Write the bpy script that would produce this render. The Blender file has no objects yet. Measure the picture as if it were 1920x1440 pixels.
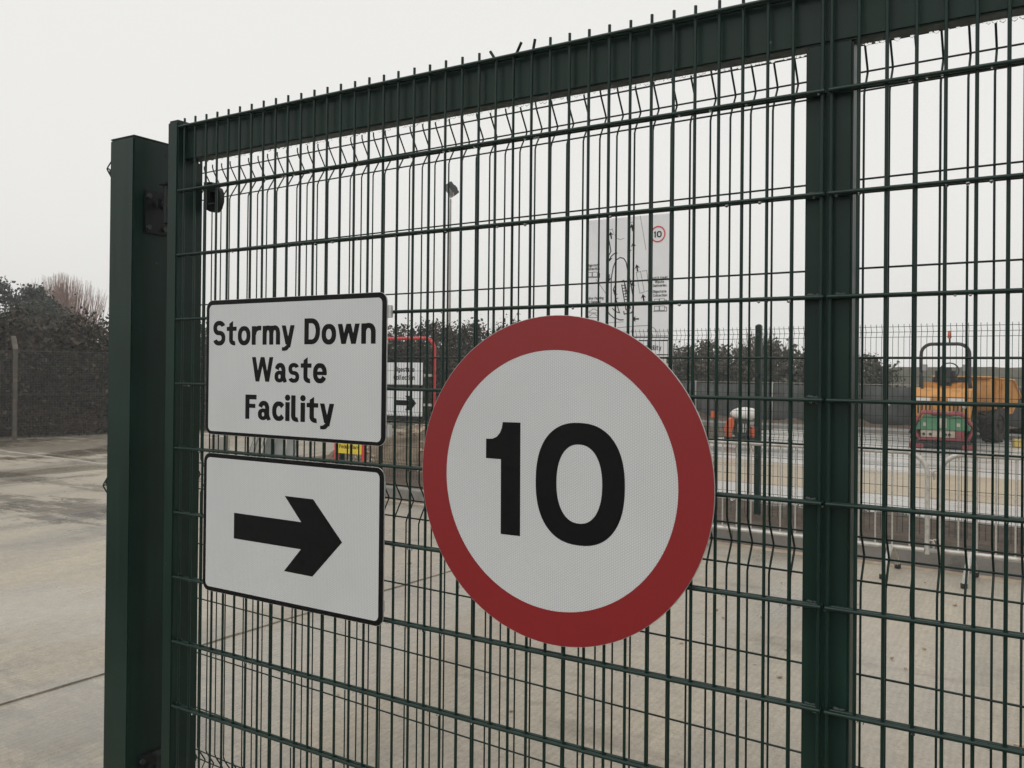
import bpy, bmesh, math, random, json
import numpy as np
from mathutils import Vector, Matrix

random.seed(7)
rng = np.random.default_rng(7)
scene = bpy.context.scene
COL = scene.collection

# ------------------------------------------------------------------ camera
cam_data = bpy.data.cameras.new('camera')
cam = bpy.data.objects.new('camera', cam_data)
COL.objects.link(cam)
cam.matrix_world = Matrix((
    (0.85273746, -0.00547719, 0.52231105, 2.26513),
    (0.52224888, -0.00971280, -0.85273781, -1.73391),
    (0.00974371, 0.99993783, -0.00542201, 1.65412),
    (0, 0, 0, 1)))
cam_data.sensor_width = 36.0
cam_data.lens = 36.0 * 1605.69 / 1920.0
cam_data.shift_x = 0.0
cam_data.shift_y = -(720.0 - 683.77) / 1920.0
cam_data.clip_start = 0.05
cam_data.clip_end = 2000.0
scene.camera = cam

# ------------------------------------------------------------------ sky, sun, exposure
SUN_EL, SUN_AZ = math.radians(52), math.radians(200)
world = bpy.data.worlds.new('World')
scene.world = world
world.use_nodes = True
wn, wl = world.node_tree.nodes, world.node_tree.links
wn.clear()
w_out = wn.new('ShaderNodeOutputWorld')
w_bg = wn.new('ShaderNodeBackground')
w_sky = wn.new('ShaderNodeTexSky')
w_sky.sky_type = 'NISHITA'
w_sky.sun_disc = False
w_sky.sun_elevation = SUN_EL
w_sky.sun_rotation = SUN_AZ
w_sky.dust_density = 6.0
w_hs = wn.new('ShaderNodeHueSaturation')
w_hs.inputs['Saturation'].default_value = 0.12
w_mix = wn.new('ShaderNodeMixRGB')
w_mix.inputs['Fac'].default_value = 0.82
w_mix.inputs['Color2'].default_value = (10.0, 9.9, 9.55, 1)     # flat cloud deck
wl.new(w_sky.outputs[0], w_hs.inputs['Color'])
wl.new(w_hs.outputs[0], w_mix.inputs['Color1'])
wl.new(w_mix.outputs[0], w_bg.inputs['Color'])
w_bg.inputs['Strength'].default_value = 0.10
wl.new(w_bg.outputs[0], w_out.inputs[0])

sun_data = bpy.data.lights.new('sun', 'SUN')
sun_data.energy = 0.5
sun_data.angle = math.radians(25)
sun_data.color = (1.0, 0.97, 0.93)
sun = bpy.data.objects.new('sun', sun_data)
COL.objects.link(sun)
sd = Vector((math.sin(SUN_AZ) * math.cos(SUN_EL), math.cos(SUN_AZ) * math.cos(SUN_EL), math.sin(SUN_EL)))
sun.rotation_euler = (-sd).to_track_quat('-Z', 'Y').to_euler()
sun.location = (0, -6, 9)

scene.view_settings.view_transform = 'Standard'
scene.view_settings.look = 'None'
scene.view_settings.exposure = 0.0
scene.view_settings.gamma = 1.0
scene.cycles.max_bounces = 8
scene.cycles.transparent_max_bounces = 12

# ------------------------------------------------------------------ materials
def nodes_of(name):
    m = bpy.data.materials.new(name)
    m.use_nodes = True
    nt = m.node_tree
    b = nt.nodes['Principled BSDF']
    return m, nt, b

def N(nt, kind, **kw):
    n = nt.nodes.new(kind)
    for k, v in kw.items():
        if k in n.inputs.keys():
            n.inputs[k].default_value = v
        else:
            setattr(n, k, v)
    return n

def L(nt, a, b):
    nt.links.new(a, b)

def coords(nt, scale=(1, 1, 1), kind='Object'):
    tc = N(nt, 'ShaderNodeTexCoord')
    mp = N(nt, 'ShaderNodeMapping')
    mp.inputs['Scale'].default_value = scale
    L(nt, tc.outputs[kind], mp.inputs['Vector'])
    return mp.outputs[0]

def ramp(nt, src, stops):
    r = N(nt, 'ShaderNodeValToRGB')
    e = r.color_ramp.elements
    while len(e) < len(stops):
        e.new(0.5)
    for el, (p, c) in zip(e, stops):
        el.position = p
        el.color = (c[0], c[1], c[2], 1)
    L(nt, src, r.inputs['Fac'])
    return r.outputs['Color']

def noise(nt, vec, scale, detail=4.0, rough=0.55):
    n = N(nt, 'ShaderNodeTexNoise')
    n.inputs['Scale'].default_value = scale
    n.inputs['Detail'].default_value = detail
    n.inputs['Roughness'].default_value = rough
    L(nt, vec, n.inputs['Vector'])
    return n.outputs['Fac']

def mix(nt, f, a, b, blend='MIX'):
    m = N(nt, 'ShaderNodeMixRGB')
    m.blend_type = blend
    for s, v in zip(('Fac', 'Color1', 'Color2'), (f, a, b)):
        if hasattr(v, 'is_linked'):
            L(nt, v, m.inputs[s])
        elif s == 'Fac':
            m.inputs[s].default_value = v
        else:
            m.inputs[s].default_value = (v[0], v[1], v[2], 1)
    return m.outputs[0]

def bump(nt, b, h, strength, dist):
    bp = N(nt, 'ShaderNodeBump')
    bp.inputs['Strength'].default_value = strength
    bp.inputs['Distance'].default_value = dist
    L(nt, h, bp.inputs['Height'])
    L(nt, bp.outputs[0], b.inputs['Normal'])

def paint(name, c, rough=0.4, vary=0.25, scale=6.0, metal=0.0, bmp=0.0, spec=0.5, dirt=None, dirt_amt=0.5):
    """plain coat with uneven tone, optional dirt patches and fine relief"""
    m, nt, b = nodes_of(name)
    v = coords(nt)
    f = noise(nt, v, scale, 5)
    lo = [x * (1 - vary) for x in c]
    hi = [min(1, x * (1 + vary)) for x in c]
    col = ramp(nt, f, [(0.3, lo), (0.7, hi)])
    if dirt:
        d = ramp(nt, noise(nt, v, scale * 1.7, 7, 0.65), [(0.52, (0, 0, 0)), (0.68, (dirt_amt,) * 3)])
        col = mix(nt, d, col, dirt)
    L(nt, col, b.inputs['Base Color'])
    rr = ramp(nt, noise(nt, v, scale * 2.3, 3), [(0.3, (rough * 0.8,) * 3), (0.7, (min(1, rough * 1.25),) * 3)])
    L(nt, rr, b.inputs['Roughness'])
    b.inputs['Metallic'].default_value = metal
    b.inputs['Specular IOR Level'].default_value = spec
    if bmp:
        bump(nt, b, noise(nt, v, 220, 2), bmp, 0.002)
    return m

M = {}
M['green'] = paint('moss_green_powder_coat', (0.0090, 0.0200, 0.0150), 0.40, 0.2, 9, bmp=0.10, spec=0.24)
def coated_steel(name, c):
    m, nt, b = nodes_of(name)
    v = coords(nt)
    st = noise(nt, coords(nt, (26, 26, .9)), 1.0, 6, 0.65)
    bl = noise(nt, v, 5.0, 4)
    col = ramp(nt, st, [(0.30, [x * .72 for x in c]), (0.55, c), (0.75, [x * 1.3 for x in c])])
    col = mix(nt, 1.0, col, ramp(nt, bl, [(0.3, (0.82,) * 3), (0.7, (1.15,) * 3)]), 'MULTIPLY')
    chips = ramp(nt, noise(nt, coords(nt, (1, 1, .6)), 62.0, 2, 0.5), [(0.785, (0, 0, 0)), (0.80, (0.75,) * 3)])
    col = mix(nt, chips, col, (0.16, 0.17, 0.16))
    L(nt, col, b.inputs['Base Color'])
    L(nt, ramp(nt, st, [(0.3, (0.30,) * 3), (0.7, (0.50,) * 3)]), b.inputs['Roughness'])
    b.inputs['Specular IOR Level'].default_value = 0.26
    bump(nt, b, noise(nt, v, 160, 3), 0.12, 0.002)
    return m
M['green'] = coated_steel('moss_green_coated_steel', (0.0070, 0.0265, 0.0190))
M['green_wire'] = paint('moss_green_wire_coat', (0.0070, 0.0255, 0.0190), 0.34, 0.15, 14, spec=0.30)
M['green_dark'] = paint('dark_green_coat', (0.009, 0.016, 0.0135), 0.45, 0.2, 9)
M['black_steel'] = paint('near_black_steel', (0.008, 0.0115, 0.0105), 0.5, 0.3, 30, spec=0.3)
M['weld'] = paint('painted_weld', (0.03, 0.045, 0.04), 0.5, 0.3, 60)
M['alu'] = paint('mill_aluminium', (0.62, 0.62, 0.61), 0.42, 0.08, 30, metal=0.85)
M['black_vinyl'] = paint('black_sign_vinyl', (0.0045, 0.0045, 0.005), 0.5, 0.1, 20, spec=0.15)
M['galv'] = paint('dull_galvanised_steel', (0.50, 0.485, 0.45), 0.45, 0.18, 16, metal=0.35, dirt=(0.20, 0.13, 0.07), dirt_amt=0.45)
M['galv_pole'] = paint('weathered_grey_pole', (0.38, 0.365, 0.35), 0.55, 0.12, 4, metal=0.2)
M['rubber'] = paint('dusty_rubber', (0.026, 0.022, 0.019), 0.85, 0.35, 12, dirt=(0.10, 0.076, 0.055), dirt_amt=0.8)
M['orange'] = paint('yellow_orange_plant_paint', (0.56, 0.255, 0.060), 0.5, 0.12, 4, dirt=(0.16, 0.10, 0.05), dirt_amt=0.55)
M['orange_red'] = paint('orange_red_plant_paint', (0.62, 0.11, 0.035), 0.45, 0.12, 6, dirt=(0.2, 0.1, 0.06), dirt_amt=0.4)
M['red_tube'] = paint('red_tube_paint', (0.60, 0.045, 0.045), 0.38, 0.10, 6)
M['dull_red'] = paint('dull_red_frame_paint', (0.25, 0.055, 0.062), 0.5, 0.2, 8, dirt=(0.16, 0.1, 0.08), dirt_amt=0.4)
M['hood_green'] = paint('green_hood_paint', (0.075, 0.215, 0.115), 0.42, 0.12, 6)
M['cream'] = paint('cream_panel_paint', (0.46, 0.41, 0.33), 0.5, 0.15, 6, dirt=(0.16, 0.13, 0.09), dirt_amt=0.5)
M['white_plastic'] = paint('white_plastic', (0.72, 0.70, 0.66), 0.4, 0.06, 6)
M['white_board'] = paint('white_board', (0.78, 0.79, 0.81), 0.5, 0.04, 3)
M['grey_print'] = paint('grey_print', (0.22, 0.22, 0.23), 0.5, 0.05, 6)
M['yellow'] = paint('yellow_plate', (0.72, 0.56, 0.04), 0.45, 0.06, 5)
M['yellow_block'] = paint('faded_yellow_paint', (0.55, 0.42, 0.13), 0.6, 0.15, 8)
M['dark_engine'] = paint('dark_engine_metal', (0.03, 0.032, 0.032), 0.55, 0.4, 20)
M['seat'] = paint('black_seat_vinyl', (0.018, 0.019, 0.021), 0.55, 0.2, 10)
M['beacon'] = paint('orange_beacon_lens', (0.55, 0.10, 0.035), 0.3, 0.1, 10)
M['concrete_post'] = paint('weathered_concrete_post', (0.115, 0.102, 0.088), 0.85, 0.25, 5, dirt=(0.30, 0.21, 0.09), dirt_amt=0.5)
M['fence_grey'] = paint('grey_wire', (0.085, 0.082, 0.076), 0.6, 0.2, 6, metal=0.1)
M['kerb'] = paint('kerb_concrete', (0.20, 0.19, 0.175), 0.6, 0.2, 3, dirt=(0.07, 0.062, 0.055), dirt_amt=0.55, bmp=0.2)
M['block'] = paint('cast_concrete', (0.44, 0.41, 0.37), 0.8, 0.12, 4, bmp=0.2)
M['rock'] = paint('broken_stone', (0.40, 0.32, 0.24), 0.85, 0.35, 6)
M['grey_sheet'] = paint('grey_sheet_metal', (0.23, 0.24, 0.235), 0.5, 0.2, 5)
M['pipe'] = paint('pale_grey_pole', (0.42, 0.41, 0.37), 0.5, 0.15, 5)
M['netting'] = paint('dark_screen_netting', (0.058, 0.062, 0.060), 0.9, 0.45, 1.6)
M['glass_face'] = paint('lamp_glass', (0.30, 0.31, 0.32), 0.15, 0.1, 6)
M['twig'] = paint('bare_twig_bark', (0.10, 0.075, 0.06), 0.9, 0.3, 4)
M['willow'] = paint('reddish_bare_twigs', (0.33, 0.225, 0.195), 0.9, 0.25, 3)
M['bark'] = paint('dark_bark', (0.028, 0.024, 0.019), 0.9, 0.3, 3)

def retro(name, c, amp, pitch, rough=0.32, tone=0.0):
    """sign sheeting: faint honeycomb of glass-bead cells"""
    m, nt, b = nodes_of(name)
    tc = N(nt, 'ShaderNodeTexCoord')
    acc = None
    for ang in (0, 60, 120):
        k = 2 * math.pi / pitch * 1.1547
        d = N(nt, 'ShaderNodeVectorMath', operation='DOT_PRODUCT')
        L(nt, tc.outputs['Object'], d.inputs[0])
        d.inputs[1].default_value = (k * math.cos(math.radians(ang)), 0, k * math.sin(math.radians(ang)))
        cs = N(nt, 'ShaderNodeMath', operation='COSINE')
        L(nt, d.outputs['Value'], cs.inputs[0])
        if acc is None:
            acc = cs.outputs[0]
        else:
            ad = N(nt, 'ShaderNodeMath', operation='ADD')
            L(nt, acc, ad.inputs[0]); L(nt, cs.outputs[0], ad.inputs[1])
            acc = ad.outputs[0]
    mr = N(nt, 'ShaderNodeMapRange')
    mr.inputs['From Min'].default_value = -1.5
    mr.inputs['From Max'].default_value = 1.5
    L(nt, acc, mr.inputs['Value'])
    lo = [x * (1 - amp) for x in c]
    col = ramp(nt, mr.outputs[0], [(0.15, lo), (0.75, c)])
    v = coords(nt)
    soft = ramp(nt, noise(nt, v, 3.0, 3), [(0.3, (0.93,) * 3), (0.7, (1.0,) * 3)])
    col = mix(nt, 1.0, col, soft, 'MULTIPLY')
    specks = ramp(nt, noise(nt, v, 75.0, 2), [(0.74, (0, 0, 0)), (0.80, (0.22,) * 3)])
    col = mix(nt, specks, col, (0.25, 0.23, 0.2))
    L(nt, col, b.inputs['Base Color'])
    b.inputs['Roughness'].default_value = rough
    bump(nt, b, mr.outputs[0], 0.15, 0.0006)
    return m

M['retro_white'] = retro('white_retroreflective_sheeting', (0.70, 0.72, 0.725), 0.20, 0.0060)
M['retro_red'] = retro('red_retroreflective_sheeting', (0.275, 0.0155, 0.0170), 0.06, 0.0062, 0.40)

def droplet_mat():
    m, nt, b = nodes_of('rain_water')
    b.inputs['Base Color'].default_value = (1, 1, 1, 1)
    b.inputs['Roughness'].default_value = 0.0
    b.inputs['IOR'].default_value = 1.33
    b.inputs['Transmission Weight'].default_value = 1.0
    return m
M['water'] = droplet_mat()

def concrete_ground():
    m, nt, b = nodes_of('damp_brushed_concrete')
    v = coords(nt, kind='Object')
    lng = coords(nt, (1.5, 0.42, 1))
    big = noise(nt, v, 0.22, 4, 0.5)
    midv = noise(nt, lng, 0.9, 9, 0.62)
    fine = noise(nt, v, 14.0, 6, 0.7)
    grit = noise(nt, v, 150.0, 3, 0.65)
    c1 = ramp(nt, big, [(0.34, (0.330, 0.290, 0.232)), (0.66, (0.440, 0.390, 0.310))])
    c2 = ramp(nt, midv, [(0.32, (0.74, 0.76, 0.80)), (0.44, (0.93, 0.94, 0.95)), (0.54, (1, 1, 1)), (0.70, (1.15, 1.12, 1.07))])
    col = mix(nt, 1.0, c1, c2, 'MULTIPLY')
    col = mix(nt, 1.0, col, ramp(nt, fine, [(0.30, (0.84,) * 3), (0.70, (1.10,) * 3)]), 'MULTIPLY')
    col = mix(nt, 1.0, col, ramp(nt, grit, [(0.30, (0.74,) * 3), (0.5, (1.0,) * 3), (0.72, (1.14,) * 3)]), 'MULTIPLY')
    speck = noise(nt, v, 48.0, 5, 0.7)
    col = mix(nt, 1.0, col, ramp(nt, speck, [(0.33, (0.80,) * 3), (0.46, (1.0,) * 3), (0.70, (1.06,) * 3)]), 'MULTIPLY')
    # thin dirt film in long sweeps
    mud = noise(nt, coords(nt, (0.35, 1.0, 1)), 0.8, 11, 0.70)
    col = mix(nt, ramp(nt, mud, [(0.55, (0, 0, 0)), (0.60, (0.35,) * 3), (0.68, (0.8,) * 3)]), col, (0.125, 0.102, 0.072))
    # mud tracked along the boundary and around the turning place
    obj = coords(nt)
    for (mx, my, sx_, sy_, amt) in ((-7.0, 4.05, .62, .95, .9), (-8.6, 4.0, .30, 2.4, .85), (-11.3, 5.2, .15, 2.2, .7), (-14.6, 8.3, .22, .26, .8), (-1.5, .75, .75, 1.2, .4)):
        mp2 = N(nt, 'ShaderNodeMapping')
        mp2.inputs['Location'].default_value = (-mx * sx_, -my * sy_, 0)
        mp2.inputs['Scale'].default_value = (sx_, sy_, 0)
        L(nt, obj, mp2.inputs['Vector'])
        ln_ = N(nt, 'ShaderNodeVectorMath', operation='LENGTH')
        L(nt, mp2.outputs[0], ln_.inputs[0])
        nb = noise(nt, coords(nt, (0.8, 2.2, 1)), 2.0, 12, 0.74)
        sb = N(nt, 'ShaderNodeMath', operation='MULTIPLY_ADD')
        L(nt, nb, sb.inputs[0]); sb.inputs[1].default_value = -3.6; sb.inputs[2].default_value = 1.8
        ad = N(nt, 'ShaderNodeMath', operation='ADD')
        L(nt, ln_.outputs['Value'], ad.inputs[0]); L(nt, sb.outputs[0], ad.inputs[1])
        mk = ramp(nt, ad.outputs[0], [(0.30, (amt,) * 3), (0.50, (amt * .6,) * 3), (0.62, (0, 0, 0))])
        col = mix(nt, mk, col, (0.120, 0.100, 0.074) if amt > .5 else (0.19, 0.185, 0.175))
    # brushed finish
    wv = N(nt, 'ShaderNodeTexWave')
    wv.inputs['Scale'].default_value = 9.0
    wv.inputs['Distortion'].default_value = 6.0
    wv.inputs['Detail'].default_value = 5.0
    wv.inputs['Detail Scale'].default_value = 1.6
    L(nt, coords(nt, (1.0, 0.25, 1)), wv.inputs['Vector'])
    col = mix(nt, 1.0, col, ramp(nt, wv.outputs['Fac'], [(0.0, (0.95,) * 3), (1.0, (1.04,) * 3)]), 'MULTIPLY')
    st = N(nt, 'ShaderNodeTexVoronoi')
    st.inputs['Scale'].default_value = 2.2
    L(nt, v, st.inputs['Vector'])
    col = mix(nt, ramp(nt, st.outputs['Distance'], [(0.010, (0.75,) * 3), (0.028, (0, 0, 0))]), col, (0.09, 0.078, 0.065))
    # standing film of rain: darker, and mirror-like at a low angle
    wet = noise(nt, coords(nt, (0.85, 0.30, 1)), 0.75, 8, 0.58)
    wf = ramp(nt, wet, [(0.49, (0, 0, 0)), (0.53, (0.7,) * 3), (0.62, (1,) * 3)])
    col = mix(nt, wf, col, mix(nt, 1.0, col, (0.86, 0.86, 0.86), 'MULTIPLY'))
    L(nt, col, b.inputs['Base Color'])
    L(nt, mix(nt, wf, (0.62,) * 3, (0.17,) * 3), b.inputs['Roughness'])
    bump(nt, b, fine, 0.22, 0.005)
    return m
M['concrete'] = concrete_ground()

def slab_mat(name, c, wetness):
    m, nt, b = nodes_of(name)
    v = coords(nt)
    a = noise(nt, coords(nt, (0.35, 1.5, 1)), 0.8, 6, 0.6)
    lo = [x * 0.74 for x in c]
    col = ramp(nt, a, [(0.34, lo), (0.60, c)])
    L(nt, col, b.inputs['Base Color'])
    rr = ramp(nt, a, [(0.35, (0.16,) * 3), (0.62, (wetness,) * 3)])
    L(nt, rr, b.inputs['Roughness'])
    bump(nt, b, noise(nt, v, 9, 5), 0.15, 0.01)
    return m
M['slab'] = slab_mat('wet_pale_concrete', (0.48, 0.46, 0.43), 0.36)
M['sand'] = slab_mat('wet_sandy_strip', (0.40, 0.315, 0.20), 0.5)

def soil_mat(name, c1, c2, sc):
    m, nt, b = nodes_of(name)
    v = coords(nt)
    a = noise(nt, v, sc, 8, 0.7)
    L(nt, ramp(nt, a, [(0.32, c1), (0.66, c2)]), b.inputs['Base Color'])
    b.inputs['Roughness'].default_value = 0.9
    bump(nt, b, noise(nt, v, sc * 2.5, 8, 0.75), 0.9, 0.08)
    return m
M['soil'] = soil_mat('turned_brown_soil', (0.055, 0.040, 0.028), (0.155, 0.115, 0.082), 5.0)
M['dark_ground'] = soil_mat('dark_reflected_ground', (0.035, 0.035, 0.034), (0.06, 0.058, 0.055), 6.0)  # for the unseen ground added to give dark reflections
M['ground'] = soil_mat('rough_grassland', (0.06, 0.058, 0.036), (0.13, 0.11, 0.075), 1.5)
M['bund'] = soil_mat('grassed_earth_bank', (0.075, 0.078, 0.058), (0.125, 0.118, 0.09), 1.0)
M['rubble'] = soil_mat('rubble_heap', (0.09, 0.066, 0.046), (0.30, 0.235, 0.165), 3.0)

def leaf_mat(name, stops):
    m, nt, b = nodes_of(name)
    g = N(nt, 'ShaderNodeNewGeometry')
    L(nt, ramp(nt, g.outputs['Random Per Island'], stops), b.inputs['Base Color'])
    b.inputs['Roughness'].default_value = 0.62
    b.inputs['Specular IOR Level'].default_value = 0.3
    return m
M['bramble'] = leaf_mat('bramble_leaves', [(0, (0.010, 0.011, 0.006)), (0.40, (0.022, 0.022, 0.013)), (0.70, (0.050, 0.034, 0.022)), (1, (0.095, 0.072, 0.046))])
M['evergreen'] = leaf_mat('evergreen_leaves', [(0, (0.022, 0.032, 0.023)), (0.6, (0.042, 0.054, 0.040)), (1, (0.07, 0.078, 0.056))])
M['bracken'] = leaf_mat('dead_bracken', [(0, (0.045, 0.032, 0.020)), (0.5, (0.085, 0.060, 0.038)), (1, (0.13, 0.098, 0.065))])
M['hedge_grey'] = leaf_mat('winter_hedge_leaves', [(0, (0.050, 0.052, 0.036)), (0.5, (0.082, 0.076, 0.054)), (1, (0.125, 0.108, 0.08))])

# ------------------------------------------------------------------ mesh helpers
class MB:
    """collects shapes; build() links them as ONE mesh object"""
    def __init__(s):
        s.v = []; s.f = []
    def add(s, vs, fs):
        o = len(s.v)
        s.v += [tuple(x) for x in vs]
        s.f += [tuple(i + o for i in f) for f in fs]
        return s
    def box(s, x0, y0, z0, x1, y1, z1, ch=0.0):
        if ch <= 0:
            vs = [(x0, y0, z0), (x1, y0, z0), (x1, y1, z0), (x0, y1, z0), (x0, y0, z1), (x1, y0, z1), (x1, y1, z1), (x0, y1, z1)]
            fs = [(0, 3, 2, 1), (4, 5, 6, 7), (0, 1, 5, 4), (1, 2, 6, 5), (2, 3, 7, 6), (3, 0, 4, 7)]
            return s.add(vs, fs)
        bm = bmesh.new()
        bmesh.ops.create_cube(bm, size=1.0)
        for v in bm.verts:
            v.co = Vector((x0 + (v.co.x + .5) * (x1 - x0), y0 + (v.co.y + .5) * (y1 - y0), z0 + (v.co.z + .5) * (z1 - z0)))
        bmesh.ops.bevel(bm, geom=list(bm.edges), offset=ch, segments=2, affect='EDGES')
        return s.bm(bm)
    def bm(s, bm, mat=None):
        bm.verts.index_update()
        vs = [(mat @ v.co if mat else v.co)[:] for v in bm.verts]
        fs = [[v.index for v in f.verts] for f in bm.faces]
        bm.free()
        return s.add(vs, fs)
    def prism(s, pts, p0, ax, ay, ext):
        """closed outline pts in plane (p0, ax, ay), pushed along ext"""
        p0, ax, ay, ext = map(Vector, (p0, ax, ay, ext))
        a = [p0 + ax * x + ay * y for x, y in pts]
        b = [q + ext for q in a]
        n = len(a)
        fs = [tuple(range(n - 1, -1, -1)), tuple(range(n, 2 * n))]
        fs += [(i, (i + 1) % n, n + (i + 1) % n, n + i) for i in range(n)]
        return s.add(a + b, fs)
    def tube(s, path, r, seg=8, cap=True, closed=False):
        P = [Vector(p) for p in path]
        n = len(P)
        rs = r if isinstance(r, (list, tuple)) else [r] * n
        vs = []; fs = []
        t0 = (P[1] - P[0]).normalized()
        u = t0.orthogonal().normalized()
        prev = t0
        for i, p in enumerate(P):
            if closed:
                t = (P[(i + 1) % n] - P[i - 1]).normalized()
            elif i == 0:
                t = t0
            elif i == n - 1:
                t = (P[i] - P[i - 1]).normalized()
            else:
                t = ((P[i + 1] - P[i]).normalized() + (P[i] - P[i - 1]).normalized())
                t = t.normalized() if t.length > 1e-6 else prev
            q = prev.rotation_difference(t)
            u = (q @ u).normalized()
            u = (u - t * u.dot(t)).normalized()
            w = t.cross(u)
            prev = t
            for k in range(seg):
                a = 2 * math.pi * (k + .5) / seg
                vs.append(p + (u * math.cos(a) + w * math.sin(a)) * rs[i])
        m = n if closed else n - 1
        for i in range(m):
            j = (i + 1) % n
            for k in range(seg):
                k2 = (k + 1) % seg
                fs.append((i * seg + k, i * seg + k2, j * seg + k2, j * seg + k))
        if cap and not closed:
            fs.append(tuple(range(seg - 1, -1, -1)))
            fs.append(tuple((n - 1) * seg + k for k in range(seg)))
        return s.add(vs, fs)
    def ball(s, c, r, sub=1, sc=(1, 1, 1), jit=0.0):
        bm = bmesh.new()
        bmesh.ops.create_icosphere(bm, subdivisions=sub, radius=r)
        for v in bm.verts:
            k = 1 + random.uniform(-jit, jit)
            v.co = Vector((v.co.x * sc[0] * k + c[0], v.co.y * sc[1] * k + c[1], v.co.z * sc[2] * k + c[2]))
        return s.bm(bm)
    def mesh(s, name, smooth=False, angle=None):
        me = bpy.data.meshes.new(name)
        me.from_pydata(s.v, [], s.f)
        me.validate()
        bm = bmesh.new(); bm.from_mesh(me)
        bmesh.ops.recalc_face_normals(bm, faces=list(bm.faces))
        if smooth:
            for f in bm.faces:
                f.smooth = len(f.verts) <= 4
            lim = math.radians(angle or 40)
            for e in bm.edges:
                if len(e.link_faces) == 2 and e.calc_face_angle(0) > lim:
                    e.smooth = False
        bm.to_mesh(me); bm.free()
        return me
    def build(s, name, mat, parent=None, smooth=False, angle=None):
        return link(name, s.mesh(name, smooth, angle), mat, parent)

def link(name, me, mat, parent=None, loc=None):
    if mat and not me.materials:
        me.materials.append(M[mat] if isinstance(mat, str) else mat)
    o = bpy.data.objects.new(name, me)
    COL.objects.link(o)
    o.parent = parent
    if loc:
        o.location = loc
    return o

def tag(o, label=None, cat=None, group=None, kind=None):
    if label: o['label'] = label
    if cat: o['category'] = cat
    if group: o['group'] = group
    if kind: o['kind'] = kind
    return o

def thing(name, label, cat, loc=(0, 0, 0), rz=0.0, group=None):
    o = bpy.data.objects.new(name, None)
    o.empty_display_size = 0.1
    COL.objects.link(o)
    o.location = loc
    o.rotation_euler = (0, 0, rz)
    return tag(o, label, cat, group)

def copy_tree(o, parent=None):
    c = o.copy()
    COL.objects.link(c)
    c.parent = parent
    for ch in list(o.children):
        copy_tree(ch, c)
    return c

def rrect(x0, z0, x1, z1, r, n=7):
    pts = []
    for cx, cz, a0 in ((x1 - r, z0 + r, -90), (x1 - r, z1 - r, 0), (x0 + r, z1 - r, 90), (x0 + r, z0 + r, 180)):
        for k in range(n + 1):
            a = math.radians(a0 + 90 * k / n)
            pts.append((cx + r * math.cos(a), cz + r * math.sin(a)))
    return pts

def sheet(name, outlines, y, t, mat, parent):
    """thin flat layer facing -Y: outlines (with holes) in X/Z, front face at y, thickness t behind it"""
    cu = bpy.data.curves.new(name, 'CURVE')
    cu.dimensions = '2D'
    cu.fill_mode = 'BOTH'
    cu.extrude = t / 2
    for pts in outlines:
        sp = cu.splines.new('POLY')
        sp.points.add(len(pts) - 1)
        for p, q in zip(sp.points, pts):
            p.co = (q[0], q[1], 0, 1)
        sp.use_cyclic_u = True
    tmp = bpy.data.objects.new('outline', cu)
    me = bpy.data.meshes.new_from_object(tmp)
    bpy.data.objects.remove(tmp)
    bpy.data.curves.remove(cu)
    me.transform(Matrix.Translation((0, y + t / 2, 0)) @ Matrix.Rotation(math.pi / 2, 4, 'X'))
    me.name = name
    return link(name, me, mat, parent)

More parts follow.
